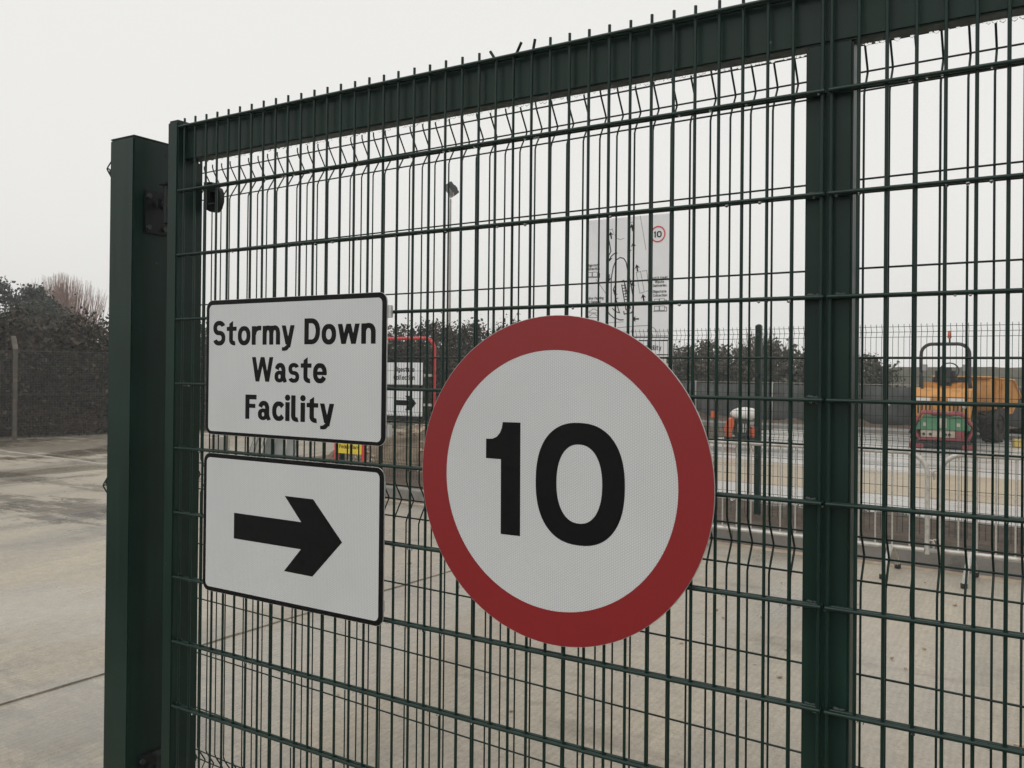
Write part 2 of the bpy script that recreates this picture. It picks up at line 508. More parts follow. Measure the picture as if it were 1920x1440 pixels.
GLYPHS = json.loads('''{"H":{"S":[600,[[[250,-13],[200,-4],[158,11],[100,48],[50,104],[32,133],[19,175],[26,183],[179,245],[221,198],[254,180],[283,173],[317,173],[362,186],[394,213],[413,246],[419,271],[419,317],[413,342],[395,375],[354,405],[321,415],[238,419],[179,434],[129,459],[77,504],[40,558],[22,608],[10,667],[10,767],[21,821],[45,879],[73,921],[117,962],[162,989],[217,1007],[262,1015],[338,1015],[408,1000],[483,962],[537,908],[564,862],[574,833],[562,821],[412,761],[375,802],[342,821],[283,827],[250,818],[215,792],[196,763],[190,733],[195,671],[215,638],[242,615],[288,602],[371,598],[425,583],[487,550],[535,504],[568,454],[590,392],[598,350],[598,237],[587,183],[568,133],[531,79],[487,38],[442,11],[400,-4],[342,-15]]]],"s":[490,[[[200,-13],[142,0],[79,35],[38,79],[18,121],[25,130],[158,184],[167,182],[192,158],[217,146],[262,144],[292,153],[308,165],[325,192],[325,246],[308,272],[292,285],[262,294],[229,294],[162,305],[117,324],[71,356],[46,387],[21,438],[6,512],[6,550],[14,600],[32,654],[60,696],[96,729],[167,761],[204,769],[288,769],[346,754],[400,725],[437,687],[466,629],[458,619],[325,565],[292,597],[271,609],[212,606],[188,589],[175,567],[169,542],[175,500],[190,475],[208,460],[238,452],[283,452],[338,441],[383,422],[417,398],[458,350],[479,304],[490,254],[490,188],[479,133],[465,100],[440,62],[404,30],[375,11],[325,-7],[279,-15]]]],"t":[470,[[[342,-13],[279,0],[217,30],[173,67],[145,108],[130,146],[119,208],[119,575],[108,585],[8,585],[-2,596],[0,749],[8,756],[113,759],[119,767],[122,879],[267,979],[288,992],[298,983],[301,763],[308,756],[458,756],[469,746],[466,592],[458,585],[308,585],[298,575],[298,233],[304,204],[329,176],[362,165],[387,165],[400,154],[423,-4],[412,-15]]]],"o":[590,[[[254,-13],[196,0],[133,34],[90,75],[57,121],[30,179],[10,250],[2,304],[2,450],[14,521],[36,592],[67,650],[108,700],[137,725],[204,758],[254,769],[338,768],[396,754],[458,720],[498,683],[543,617],[566,558],[585,471],[590,321],[570,208],[545,142],[520,100],[475,48],[421,11],[383,-4],[329,-15]],[[273,175],[321,176],[360,200],[395,262],[410,342],[410,412],[395,492],[360,554],[338,572],[319,579],[271,580],[246,567],[223,546],[196,496],[181,429],[181,329],[196,258],[227,204],[246,187]]]],"r":[430,[[[8,2],[-2,12],[-2,746],[8,756],[171,756],[192,736],[246,758],[304,769],[406,767],[421,765],[431,754],[431,629],[417,583],[404,575],[375,581],[325,581],[292,572],[258,552],[233,525],[219,500],[202,442],[202,412],[181,392],[181,12],[171,2]]]],"n":[550,[[[8,2],[-2,12],[-2,746],[8,756],[179,756],[238,769],[312,769],[362,758],[396,743],[438,715],[465,687],[487,658],[514,608],[533,554],[544,500],[548,471],[548,200],[545,8],[538,2],[379,2],[371,8],[369,446],[361,487],[343,538],[321,565],[296,580],[254,580],[229,565],[207,538],[192,500],[181,446],[181,12],[171,2]]]],"m":[780,[[[8,2],[-2,12],[-2,746],[8,756],[154,756],[208,769],[271,769],[325,756],[454,756],[508,769],[571,769],[621,755],[683,715],[735,642],[758,579],[777,483],[781,433],[781,12],[771,2],[604,5],[598,12],[598,188],[598,467],[594,496],[583,538],[567,568],[542,581],[521,575],[495,533],[481,462],[481,12],[471,2],[308,2],[301,8],[298,467],[287,525],[271,562],[254,578],[229,580],[212,567],[199,542],[181,462],[181,12],[171,2]]]],"u":[550,[[[233,-13],[188,-4],[154,10],[104,44],[59,96],[32,146],[17,188],[2,262],[-2,342],[-2,746],[8,756],[171,756],[181,746],[181,292],[189,254],[209,208],[229,187],[267,173],[305,179],[329,194],[351,225],[369,292],[369,746],[379,756],[541,754],[548,746],[548,12],[538,2],[383,2],[308,-15]]]],"y":[560,[[[29,-244],[19,-233],[21,-108],[29,-102],[113,-100],[192,-37],[217,-26],[223,-8],[212,2],[188,2],[177,12],[4,749],[13,756],[171,756],[182,746],[281,333],[292,330],[300,362],[379,748],[392,756],[550,756],[562,746],[386,-108],[375,-119],[338,-119],[329,-123],[298,-171],[254,-215],[238,-225],[171,-244]]]],"v":[560,[[[196,4],[185,21],[3,746],[13,756],[171,756],[180,750],[272,387],[279,378],[287,383],[300,438],[381,750],[392,756],[546,756],[554,752],[557,742],[374,12],[362,2]]]],"w":[860,[[[154,2],[143,12],[123,112],[2,742],[5,750],[13,756],[171,756],[182,746],[246,423],[254,423],[334,733],[338,746],[350,756],[508,756],[521,748],[604,415],[612,415],[616,425],[642,556],[678,746],[683,753],[846,756],[858,746],[714,8],[704,2],[546,2],[533,10],[434,412],[425,415],[321,9],[312,2]]]],"W":[1000,[[[188,3],[178,12],[173,37],[6,962],[5,996],[13,1002],[171,1002],[181,992],[279,466],[288,469],[295,496],[408,992],[421,1002],[579,1002],[589,996],[711,454],[722,454],[747,596],[821,995],[829,1002],[987,1002],[998,992],[819,8],[808,2],[650,2],[637,12],[504,615],[496,618],[364,58],[358,12],[346,2]]]],"V":[680,[[[258,2],[246,12],[243,25],[3,992],[13,1002],[171,1002],[182,992],[333,385],[338,380],[346,385],[360,442],[497,992],[508,1002],[667,1002],[678,992],[433,12],[421,2]]]],"a":[560,[[[425,-27],[414,-17],[392,33],[383,38],[325,3],[258,-15],[192,-15],[142,-4],[96,18],[62,44],[28,92],[9,142],[2,175],[2,271],[13,317],[42,375],[88,420],[137,446],[212,460],[271,456],[308,447],[319,458],[319,483],[305,538],[292,563],[267,580],[242,580],[219,562],[205,538],[192,483],[183,476],[109,508],[29,545],[22,562],[40,621],[75,683],[108,719],[158,751],[221,769],[292,769],[333,759],[371,741],[409,712],[451,658],[483,583],[498,508],[498,208],[566,29],[562,20],[550,13]],[[211,137],[238,137],[254,146],[270,167],[277,196],[275,262],[258,293],[238,306],[217,308],[194,296],[182,279],[173,250],[173,196],[179,171],[188,154]]]],"e":[590,[[[254,-13],[179,7],[121,44],[67,104],[36,162],[21,204],[2,304],[2,450],[21,550],[47,617],[100,692],[137,725],[171,745],[204,758],[254,769],[358,765],[429,739],[471,710],[498,683],[547,608],[575,525],[590,433],[590,387],[585,317],[575,306],[196,306],[189,300],[196,258],[217,217],[246,187],[271,175],[304,173],[346,188],[380,229],[402,283],[412,286],[546,182],[554,171],[545,142],[520,100],[494,67],[450,29],[421,11],[371,-7],[329,-15]],[[192,442],[399,442],[405,450],[395,492],[367,546],[338,572],[308,581],[271,580],[246,567],[216,538],[203,512],[185,454]]]],"c":[500,[[[246,-13],[200,-4],[167,10],[117,44],[70,96],[25,188],[2,304],[2,454],[25,567],[67,654],[90,683],[133,725],[171,747],[212,762],[246,769],[325,769],[383,754],[425,733],[481,683],[508,646],[511,633],[507,625],[450,560],[383,490],[376,496],[354,542],[325,571],[296,581],[262,579],[238,565],[222,550],[196,500],[181,429],[181,325],[196,254],[223,204],[246,183],[262,175],[304,175],[344,200],[364,229],[377,262],[387,265],[502,137],[511,121],[477,67],[442,34],[412,15],[371,-4],[342,-10],[317,-15]]]],"i":[180,[[[8,2],[-2,12],[-2,746],[8,756],[171,756],[181,746],[181,12],[171,2]],[[67,808],[17,835],[-5,867],[-23,925],[-19,958],[0,1004],[33,1038],[79,1055],[108,1053],[146,1038],[174,1013],[195,971],[202,921],[189,871],[158,831],[117,809]]]],"l":[330,[[[204,-13],[129,7],[83,34],[56,58],[32,92],[13,133],[-2,213],[-2,1021],[8,1031],[104,1031],[171,1031],[181,1021],[181,213],[191,188],[204,175],[229,165],[258,165],[270,154],[310,0],[304,-10],[288,-15]]]],"d":[570,[[[242,-13],[196,-4],[137,25],[102,54],[47,133],[21,200],[2,300],[2,454],[6,483],[21,554],[49,625],[98,696],[137,730],[183,754],[242,769],[317,769],[379,753],[387,758],[390,954],[390,1021],[400,1031],[558,1031],[569,1021],[569,12],[558,2],[383,3],[312,-15]],[[261,175],[288,173],[312,180],[345,213],[370,271],[381,354],[377,442],[362,508],[335,554],[301,579],[258,579],[242,571],[217,546],[196,504],[181,429],[181,325],[195,254],[207,225],[227,196]]]],"g":[570,[[[229,-267],[167,-254],[113,-229],[65,-192],[45,-167],[46,-156],[200,-82],[279,-102],[354,-90],[371,-79],[385,-62],[390,-8],[379,2],[312,-15],[250,-15],[179,3],[137,25],[104,52],[47,133],[21,200],[2,300],[2,454],[21,554],[45,617],[71,662],[98,696],[137,730],[183,754],[242,769],[317,769],[379,753],[558,756],[569,746],[569,-75],[558,-121],[543,-154],[519,-188],[487,-215],[450,-239],[412,-254],[342,-269]],[[261,175],[288,173],[312,180],[345,213],[370,271],[381,354],[377,442],[362,508],[335,554],[301,579],[258,579],[242,571],[217,546],[196,504],[181,429],[181,325],[195,254],[207,225],[227,196]]]],"q":[570,[[[400,-269],[390,-258],[387,-3],[379,2],[312,-15],[250,-15],[196,-4],[154,15],[104,52],[75,87],[47,133],[18,213],[2,300],[2,454],[21,554],[45,617],[71,662],[108,706],[175,750],[242,769],[317,769],[379,753],[558,756],[569,746],[569,-258],[558,-269]],[[261,175],[288,173],[312,180],[345,213],[370,271],[381,354],[377,442],[362,508],[335,554],[301,579],[258,579],[242,571],[217,546],[196,504],[181,429],[181,325],[195,254],[207,225],[227,196]]]],"k":[560,[[[8,2],[-2,12],[-2,1021],[8,1031],[171,1031],[181,1021],[183,426],[192,423],[197,429],[319,746],[338,756],[504,756],[516,746],[384,400],[383,387],[543,8],[533,2],[354,5],[345,17],[235,271],[221,281],[192,281],[181,271],[179,9],[171,2]]]],"D":[650,[[[8,2],[-2,12],[-2,992],[8,1002],[288,1002],[333,998],[396,984],[450,960],[496,927],[529,894],[562,854],[585,817],[612,754],[629,700],[648,588],[644,379],[620,271],[585,183],[540,117],[496,73],[450,40],[396,16],[333,2]],[[188,192],[308,190],[350,203],[379,223],[412,258],[445,325],[469,438],[469,562],[445,675],[404,752],[367,787],[321,808],[192,810],[181,800],[181,200]]]],"F":[500,[[[8,2],[-2,12],[-2,992],[8,1002],[487,1002],[498,992],[498,821],[487,810],[433,810],[192,810],[181,800],[184,638],[192,631],[441,629],[448,621],[448,471],[438,460],[192,460],[184,454],[181,12],[171,2]]]],"L":[480,[[[8,2],[-2,12],[-2,992],[8,1002],[171,1002],[179,995],[181,712],[181,200],[192,190],[474,188],[481,179],[481,12],[471,2]]]],"P":[570,[[[8,2],[-2,12],[-2,992],[8,1002],[288,1002],[329,998],[367,991],[421,972],[483,927],[520,883],[543,842],[569,742],[569,638],[554,567],[535,521],[511,483],[479,448],[408,403],[325,381],[188,379],[181,371],[181,12],[171,2]],[[188,571],[312,571],[346,587],[370,612],[390,667],[390,712],[378,754],[356,783],[333,801],[304,810],[192,810],[184,804],[181,579]]]],"C":[600,[[[296,-13],[221,7],[150,52],[119,83],[88,125],[61,171],[38,229],[22,283],[2,408],[2,592],[10,658],[30,746],[61,829],[88,875],[119,917],[179,970],[238,1000],[304,1015],[375,1015],[417,1007],[458,993],[500,970],[565,912],[610,846],[638,779],[635,767],[617,748],[500,644],[487,650],[468,717],[437,775],[404,808],[354,827],[325,827],[300,820],[258,794],[232,758],[200,683],[181,575],[181,425],[197,329],[209,292],[232,242],[256,208],[288,185],[325,173],[367,175],[404,192],[427,213],[455,254],[475,300],[487,350],[496,357],[617,252],[638,225],[622,179],[587,117],[565,87],[512,38],[458,7],[417,-7],[375,-15]]]],"G":[680,[[[304,-13],[233,5],[167,42],[105,104],[61,175],[30,258],[6,371],[2,592],[18,696],[42,779],[65,833],[105,896],[154,948],[208,985],[258,1004],[312,1015],[412,1010],[492,985],[546,948],[581,912],[635,833],[658,779],[658,762],[521,644],[508,646],[485,721],[442,789],[408,814],[362,827],[333,827],[308,820],[261,792],[228,746],[200,679],[181,571],[181,429],[197,333],[215,279],[258,211],[292,186],[333,173],[367,173],[408,186],[439,208],[462,237],[485,279],[498,321],[487,331],[371,331],[363,338],[363,492],[371,498],[671,498],[681,487],[681,421],[695,400],[681,300],[681,129],[671,119],[608,117],[533,42],[467,5],[387,-15]]]],"&":[680,[[[225,-13],[137,11],[69,62],[28,125],[2,217],[2,325],[13,375],[30,421],[50,454],[92,498],[161,542],[107,617],[89,671],[81,712],[81,808],[92,862],[117,921],[162,973],[212,1000],[258,1010],[338,1004],[383,983],[408,965],[432,937],[463,875],[481,779],[477,700],[463,642],[420,567],[420,554],[749,8],[742,2],[567,2],[552,12],[506,87],[496,91],[433,30],[375,0],[308,-15]],[[248,175],[283,173],[312,182],[340,204],[357,237],[367,245],[400,235],[409,237],[410,246],[341,358],[333,366],[312,359],[271,369],[238,363],[212,348],[190,321],[181,292],[181,250],[187,225],[207,196],[229,180]],[[253,721],[300,719],[314,729],[319,771],[311,800],[302,812],[279,823],[262,817],[251,804],[244,779],[244,737]]]]},"M":{"S":[600,[[[250,-13],[171,5],[100,42],[50,92],[23,150],[150,205],[200,148],[242,125],[267,119],[358,125],[400,148],[439,200],[448,233],[445,312],[425,358],[379,398],[325,415],[238,419],[179,434],[129,459],[77,504],[40,558],[22,608],[10,667],[10,767],[45,879],[117,962],[162,989],[233,1010],[362,1010],[438,989],[496,952],[545,896],[574,833],[562,821],[446,774],[435,779],[398,846],[358,872],[325,881],[242,872],[202,846],[167,783],[160,750],[167,646],[193,596],[233,561],[275,548],[412,533],[462,514],[521,473],[562,421],[587,367],[598,317],[598,217],[583,154],[558,104],[487,34],[429,5],[371,-10]]]],"s":[490,[[[200,-13],[137,0],[79,30],[34,75],[25,103],[133,150],[204,100],[296,104],[345,146],[356,192],[350,229],[331,262],[300,285],[162,305],[117,324],[69,358],[17,450],[6,512],[10,583],[32,654],[96,729],[154,758],[204,769],[308,765],[362,747],[412,715],[455,658],[464,625],[350,576],[317,631],[288,651],[250,660],[204,651],[173,629],[150,588],[144,504],[150,475],[168,442],[200,415],[338,395],[387,376],[433,344],[464,304],[483,258],[490,167],[459,79],[404,25],[308,-10]]]],"t":[470,[[[342,-13],[279,0],[217,30],[173,67],[145,108],[119,208],[119,625],[108,635],[8,635],[-2,646],[1,750],[113,759],[122,879],[258,990],[269,979],[271,763],[458,756],[469,746],[469,646],[462,638],[279,635],[269,625],[269,217],[275,183],[317,129],[354,114],[396,110],[407,100],[423,-4],[412,-15]]]],"o":[590,[[[254,-13],[196,0],[133,34],[57,121],[30,179],[10,250],[2,304],[2,450],[36,592],[67,650],[108,700],[204,758],[254,769],[338,768],[396,754],[458,720],[498,683],[543,617],[566,558],[585,471],[590,321],[570,208],[545,142],[475,48],[383,-4],[329,-15]],[[265,121],[329,121],[382,158],[420,229],[440,325],[440,429],[416,538],[377,604],[325,635],[258,633],[210,600],[175,542],[152,442],[152,312],[171,225],[210,154]]]],"r":[430,[[[8,2],[-2,12],[-2,746],[8,756],[137,756],[158,717],[246,758],[304,769],[400,768],[431,754],[429,628],[346,640],[283,626],[231,592],[184,508],[169,412],[148,392],[148,12],[137,2]]]],"n":[550,[[[8,2],[-2,12],[-2,746],[8,756],[137,756],[158,745],[238,769],[312,769],[396,743],[465,687],[514,608],[544,500],[548,154],[542,5],[408,2],[400,9],[398,462],[390,508],[370,571],[338,615],[304,634],[246,634],[212,615],[188,583],[156,492],[148,392],[148,12],[137,2]]]],"m":[809,[[[8,2],[-2,12],[-2,746],[8,756],[154,755],[208,769],[271,769],[325,755],[487,755],[538,769],[600,769],[683,738],[719,708],[760,650],[802,517],[810,446],[810,12],[800,2],[671,2],[660,12],[660,338],[656,487],[635,579],[612,617],[583,636],[558,637],[527,617],[500,567],[481,467],[481,12],[471,2],[338,4],[331,12],[331,433],[323,508],[308,571],[286,612],[250,637],[217,632],[180,592],[152,475],[148,12],[137,2]]]],"u":[550,[[[233,-13],[154,10],[104,44],[59,96],[17,188],[-2,342],[-2,746],[8,756],[137,756],[148,746],[148,342],[160,233],[182,175],[212,139],[254,119],[312,124],[368,175],[398,275],[398,746],[408,756],[538,756],[548,746],[548,12],[538,2],[387,6],[308,-15]]]],"y":[560,[[[29,-244],[19,-233],[21,-154],[108,-145],[192,-41],[221,-24],[226,-8],[196,8],[188,25],[5,750],[142,756],[153,746],[279,256],[289,254],[296,281],[408,746],[421,756],[550,756],[561,746],[355,-108],[317,-127],[297,-171],[242,-223],[171,-244]]]],"v":[560,[[[212,2],[201,12],[3,746],[13,756],[142,756],[153,746],[272,304],[279,295],[287,300],[298,342],[408,747],[421,756],[546,756],[558,746],[359,12],[346,2]]]],"w":[860,[[[167,3],[157,12],[26,629],[2,746],[8,754],[142,756],[152,746],[240,342],[250,348],[351,742],[362,755],[496,756],[504,749],[609,338],[621,335],[641,429],[708,747],[721,756],[846,756],[858,746],[696,5],[558,2],[547,12],[436,458],[425,466],[307,12],[296,2]]]],"W":[1000,[[[204,2],[193,12],[160,175],[2,987],[8,999],[142,1002],[152,992],[273,379],[286,396],[423,992],[433,1002],[562,1002],[576,992],[714,375],[717,368],[727,371],[746,467],[848,992],[858,1002],[987,1002],[998,992],[800,5],[662,2],[652,12],[507,667],[496,678],[344,12],[333,2]]]],"V":[680,[[[271,4],[255,37],[3,992],[13,1002],[142,1002],[153,992],[333,306],[345,304],[358,352],[528,992],[542,1002],[667,1002],[678,992],[670,958],[418,12],[404,2]]]],"a":[560,[[[425,-26],[392,43],[325,3],[258,-15],[192,-15],[142,-4],[62,44],[24,100],[2,175],[2,271],[23,342],[52,387],[104,430],[179,456],[238,460],[338,435],[347,442],[348,500],[333,567],[310,608],[279,634],[242,637],[206,617],[175,562],[165,508],[150,489],[29,545],[21,558],[40,621],[75,683],[125,732],[175,758],[221,769],[292,769],[358,749],[417,705],[468,625],[498,508],[498,208],[566,29],[550,13]],[[210,92],[242,92],[272,108],[290,133],[306,188],[300,288],[277,329],[242,351],[204,350],[179,335],[157,304],[144,258],[144,188],[155,146],[178,108]]]],"e":[590,[[[254,-13],[179,7],[121,44],[57,121],[18,217],[2,304],[6,483],[30,575],[75,662],[137,725],[204,758],[254,769],[333,769],[396,754],[458,720],[520,654],[562,571],[585,471],[585,317],[575,306],[167,306],[158,300],[167,237],[190,183],[217,148],[262,121],[329,121],[367,143],[405,192],[438,264],[554,171],[520,100],[450,29],[371,-7]],[[159,442],[428,442],[435,462],[425,512],[384,596],[338,630],[296,640],[233,620],[182,558],[156,471]]]],"c":[500,[[[246,-13],[167,10],[117,44],[70,96],[25,188],[2,304],[2,454],[25,567],[67,654],[133,725],[212,762],[325,769],[425,733],[481,683],[510,642],[494,608],[410,521],[350,615],[288,640],[254,634],[221,615],[186,571],[167,521],[152,446],[152,308],[171,221],[210,150],[254,121],[329,126],[370,162],[402,229],[412,235],[511,121],[477,67],[412,15],[342,-10]]]],"i":[150,[[[8,2],[-2,12],[-2,746],[8,756],[137,756],[148,746],[148,12],[137,2]],[[54,808],[19,829],[-1,858],[-19,942],[-7,987],[15,1025],[50,1050],[92,1053],[125,1035],[147,1008],[162,975],[169,921],[155,867],[131,829],[96,808]]]],"l":[330,[[[204,-13],[129,7],[56,58],[13,133],[-2,213],[-2,1021],[8,1031],[104,1031],[137,1031],[148,1021],[148,233],[155,183],[167,154],[196,125],[283,104],[310,0],[288,-15]]]],"d":[570,[[[242,-13],[196,-4],[137,25],[102,54],[47,133],[21,200],[2,300],[2,454],[10,508],[30,579],[71,662],[108,706],[167,747],[242,769],[317,769],[416,742],[419,929],[419,1021],[426,1029],[558,1031],[569,1021],[569,12],[558,2],[429,2],[408,17],[312,-15]],[[252,121],[308,120],[362,162],[391,225],[410,333],[406,458],[387,542],[352,604],[308,634],[250,634],[210,608],[171,538],[152,446],[152,308],[167,229],[201,158]]]],"g":[570,[[[229,-267],[167,-254],[113,-229],[65,-192],[46,-156],[167,-98],[238,-145],[304,-152],[358,-139],[410,-92],[419,-62],[419,8],[408,17],[312,-15],[208,-7],[137,25],[102,54],[67,100],[21,200],[2,300],[2,454],[18,542],[46,619],[108,706],[167,747],[208,762],[317,769],[408,738],[429,756],[558,756],[569,746],[569,-75],[558,-121],[519,-188],[450,-239],[342,-269]],[[252,121],[308,120],[362,162],[391,225],[410,333],[406,458],[387,542],[352,604],[308,634],[250,634],[210,608],[171,538],[152,446],[152,308],[167,229],[201,158]]]],"q":[570,[[[429,-269],[419,-258],[417,13],[312,-15],[250,-15],[179,3],[102,54],[47,133],[21,200],[2,300],[2,454],[14,525],[45,617],[71,662],[108,706],[154,740],[242,769],[317,769],[408,738],[429,756],[558,756],[569,746],[569,-258],[558,-269]],[[252,121],[308,120],[362,162],[391,225],[410,333],[406,458],[387,542],[352,604],[308,634],[250,634],[210,608],[171,538],[152,446],[152,308],[167,229],[201,158]]]],"k":[560,[[[8,2],[-2,12],[-2,1021],[8,1031],[137,1031],[148,1021],[150,320],[158,320],[183,375],[178,412],[210,433],[322,683],[362,755],[514,750],[355,383],[542,9],[533,2],[387,4],[246,272],[233,281],[158,281],[148,271],[148,12],[137,2]]]],"D":[650,[[[8,2],[-2,12],[-2,992],[8,1002],[333,998],[396,984],[450,960],[529,894],[585,817],[612,754],[648,588],[644,379],[620,271],[585,183],[540,117],[496,73],[396,16],[333,2]],[[155,133],[296,131],[367,153],[428,208],[470,292],[498,421],[498,579],[470,708],[421,800],[375,842],[333,861],[158,869],[148,858],[148,142]]]],"F":[500,[[[8,2],[-2,12],[-2,992],[8,1002],[487,1002],[498,992],[492,871],[342,869],[158,869],[150,862],[148,588],[158,577],[438,577],[448,567],[448,471],[438,460],[158,460],[151,454],[148,12],[137,2]]]],"L":[480,[[[8,2],[-2,12],[-2,992],[8,1002],[137,1002],[148,992],[148,679],[148,142],[158,131],[471,131],[481,121],[481,12],[471,2]]]],"P":[570,[[[8,2],[-2,12],[-2,992],[8,1002],[329,998],[421,972],[483,927],[543,842],[569,742],[569,638],[535,521],[479,448],[392,396],[325,381],[154,379],[148,371],[148,12],[137,2]],[[155,512],[321,517],[354,533],[391,571],[419,654],[419,729],[401,792],[375,831],[342,855],[292,869],[158,869],[150,862],[148,521]]]],"C":[600,[[[296,-13],[221,7],[150,52],[88,125],[38,229],[2,408],[2,592],[22,717],[61,829],[119,917],[196,980],[304,1015],[375,1015],[458,993],[525,952],[578,896],[622,821],[638,779],[631,763],[525,667],[515,675],[479,781],[440,842],[404,868],[367,881],[292,875],[254,852],[213,804],[168,687],[152,588],[156,375],[199,221],[254,148],[317,119],[367,119],[412,137],[440,158],[472,204],[515,325],[525,333],[638,225],[587,117],[512,38],[417,-7]]]],"G":[680,[[[304,-13],[217,11],[154,52],[88,129],[30,258],[2,408],[2,592],[26,729],[61,825],[119,912],[208,985],[288,1010],[387,1015],[483,989],[546,948],[612,871],[660,771],[646,748],[542,665],[501,775],[469,825],[433,858],[375,881],[325,881],[281,867],[231,825],[199,775],[168,683],[152,588],[152,412],[160,354],[184,262],[231,175],[300,125],[375,119],[446,152],[501,225],[531,321],[521,331],[367,334],[360,438],[371,448],[671,452],[695,400],[681,300],[679,125],[608,117],[533,42],[467,5],[387,-15]]]],"&":[680,[[[225,-13],[137,11],[69,62],[28,125],[2,217],[2,325],[30,421],[92,498],[161,542],[107,617],[89,671],[81,712],[89,850],[113,913],[162,973],[212,1000],[258,1010],[338,1004],[383,983],[432,937],[460,883],[481,779],[477,700],[452,617],[398,538],[716,8],[567,2],[496,91],[433,30],[375,0],[308,-15]],[[235,121],[292,119],[338,137],[372,179],[387,227],[411,242],[312,405],[288,423],[221,414],[190,392],[159,338],[152,233],[163,192],[200,140]],[[313,675],[329,677],[344,725],[337,825],[300,874],[254,871],[222,821],[216,729],[229,719],[283,716]]]]}}''')

def text_outlines(txt, x, z, cap, wt='H', sx=1.0, track=0.065, space=0.36, width=None, anchor='l'):
    g = GLYPHS[wt]
    adv = 0.0
    for ch in txt:
        adv += space if ch == ' ' else g[ch][0] / 1000 + track
    adv -= track
    if width:
        sx = width / (adv * cap)
    if anchor == 'c':
        x -= adv * cap * sx / 2
    elif anchor == 'r':
        x -= adv * cap * sx
    out = []
    for ch in txt:
        if ch == ' ':
            x += space * cap * sx
            continue
        wd, cs = g[ch]
        for c in cs:
            out.append([(x + px / 1000 * cap * sx, z + pz / 1000 * cap) for px, pz in c])
        x += (wd / 1000 + track) * cap * sx
    return out

def ellipse(cx, cz, rx, rz, e=2.0, n=64):
    pts = []
    for k in range(n):
        a = 2 * math.pi * k / n
        c, s_ = math.cos(a), math.sin(a)
        pts.append((cx + rx * math.copysign(abs(c) ** (2 / e), c), cz + rz * math.copysign(abs(s_) ** (2 / e), s_)))
    return pts

def ribbon(pts, w):
    """outline of a line of width w through pts"""
    Pt = [Vector(p) for p in pts]
    closed = (Pt[0] - Pt[-1]).length < 1e-6 and len(Pt) > 3
    out = []
    def off(i):
        a = Pt[i - 1] if i > 0 else (Pt[-2] if closed else None)
        b = Pt[i + 1] if i < len(Pt) - 1 else (Pt[1] if closed else None)
        d1 = (Pt[i] - a).normalized() if a is not None else (b - Pt[i]).normalized()
        d2 = (b - Pt[i]).normalized() if b is not None else d1
        n1, n2 = Vector((-d1.y, d1.x)), Vector((-d2.y, d2.x))
        m = (n1 + n2)
        m = m.normalized() if m.length > 1e-5 else n1
        return m * (w / 2 / max(.45, m.dot(n1)))
    o = [off(i) for i in range(len(Pt))]
    lft = [Pt[i] + o[i] for i in range(len(Pt))]
    rgt = [Pt[i] - o[i] for i in range(len(Pt))]
    return lft, rgt

def strokes(name, lines, y, t, mat, parent):
    mb = MB()
    for i, (pts, w) in enumerate(lines):
        lft, rgt = ribbon(pts, w)
        yy = y - 0.00012 * (i % 9)
        for k in range(len(lft) - 1):
            q = [lft[k], lft[k + 1], rgt[k + 1], rgt[k]]
            y2 = yy - 0.00002 * k
            mb.add([(p.x, y2, p.y) for p in q], [(0, 1, 2, 3)])
    return mb.build(name, mat, parent)

def lettering(txt, x, z, cap, y, mat, parent, wt='H', sx=1.0, width=None, anchor='l', each='word', t=.0003):
    """printed text: one part for each word (or each letter)"""
    g = GLYPHS[wt]
    adv = sum(.36 if ch == ' ' else g[ch][0] / 1000 + .065 for ch in txt) - .065
    if width:
        sx = width / (adv * cap)
    if anchor == 'c':
        x -= adv * cap * sx / 2
    elif anchor == 'r':
        x -= adv * cap * sx
    for wi, word in enumerate(txt.split(' ')):
        if each == 'letter':
            for ch in word:
                sheet('letter', text_outlines(ch, x, z, cap, wt, sx), y, t, mat, parent)
                x += (g[ch][0] / 1000 + .065) * cap * sx
        else:
            sheet('word', text_outlines(word, x, z, cap, wt, sx), y, t, mat, parent)
            x += sum(g[ch][0] / 1000 + .065 for ch in word) * cap * sx
        x += .36 * cap * sx

def adopt(root):
    """children of root were modelled in place: keep them there"""
    inv = (Matrix.Translation(root.location) @ Matrix.Rotation(root.rotation_euler.z, 4, 'Z')).inverted()
    for c in root.children:
        c.matrix_parent_inverse = inv
    return root

# ================================================================== THE SETTING
TH = math.radians(-3.4)                                   # the yard's own grid against the gate
cT, sT = math.cos(TH), math.sin(TH)
def yd(x, y, z=0.0):                                      # yard grid -> world
    return Vector((x * cT - y * sT, x * sT + y * cT, z))

def grid_sheet(name, corners, nx, ny, mat, zf, kind='structure', parent=None):
    a, b, c, d = [Vector(p) for p in corners]
    vs = []; fs = []
    for j in range(ny + 1):
        for i in range(nx + 1):
            u, v = i / nx, j / ny
            p = a.lerp(b, u).lerp(d.lerp(c, u), v)
            vs.append((p.x, p.y, p.z + zf(p.x, p.y, u, v)))
    for j in range(ny):
        for i in range(nx):
            k = j * (nx + 1) + i
            fs.append((k, k + 1, k + nx + 2, k + nx + 1))
    o = MB().add(vs, fs).build(name, mat, parent, smooth=True, angle=80)
    if parent is None:
        tag(o, kind=kind)
    return o

from mathutils import noise as mnoise
def nz(x, y, s, o=4):
    return mnoise.fractal(Vector((x * s, y * s, 3.7)), 1.0, 2.0, o)

grid_sheet('ground', [(-600, -600, -0.05), (600, -600, -0.05), (600, 600, -0.05), (-600, 600, -0.05)], 4, 4, 'ground', lambda *a: 0.0)

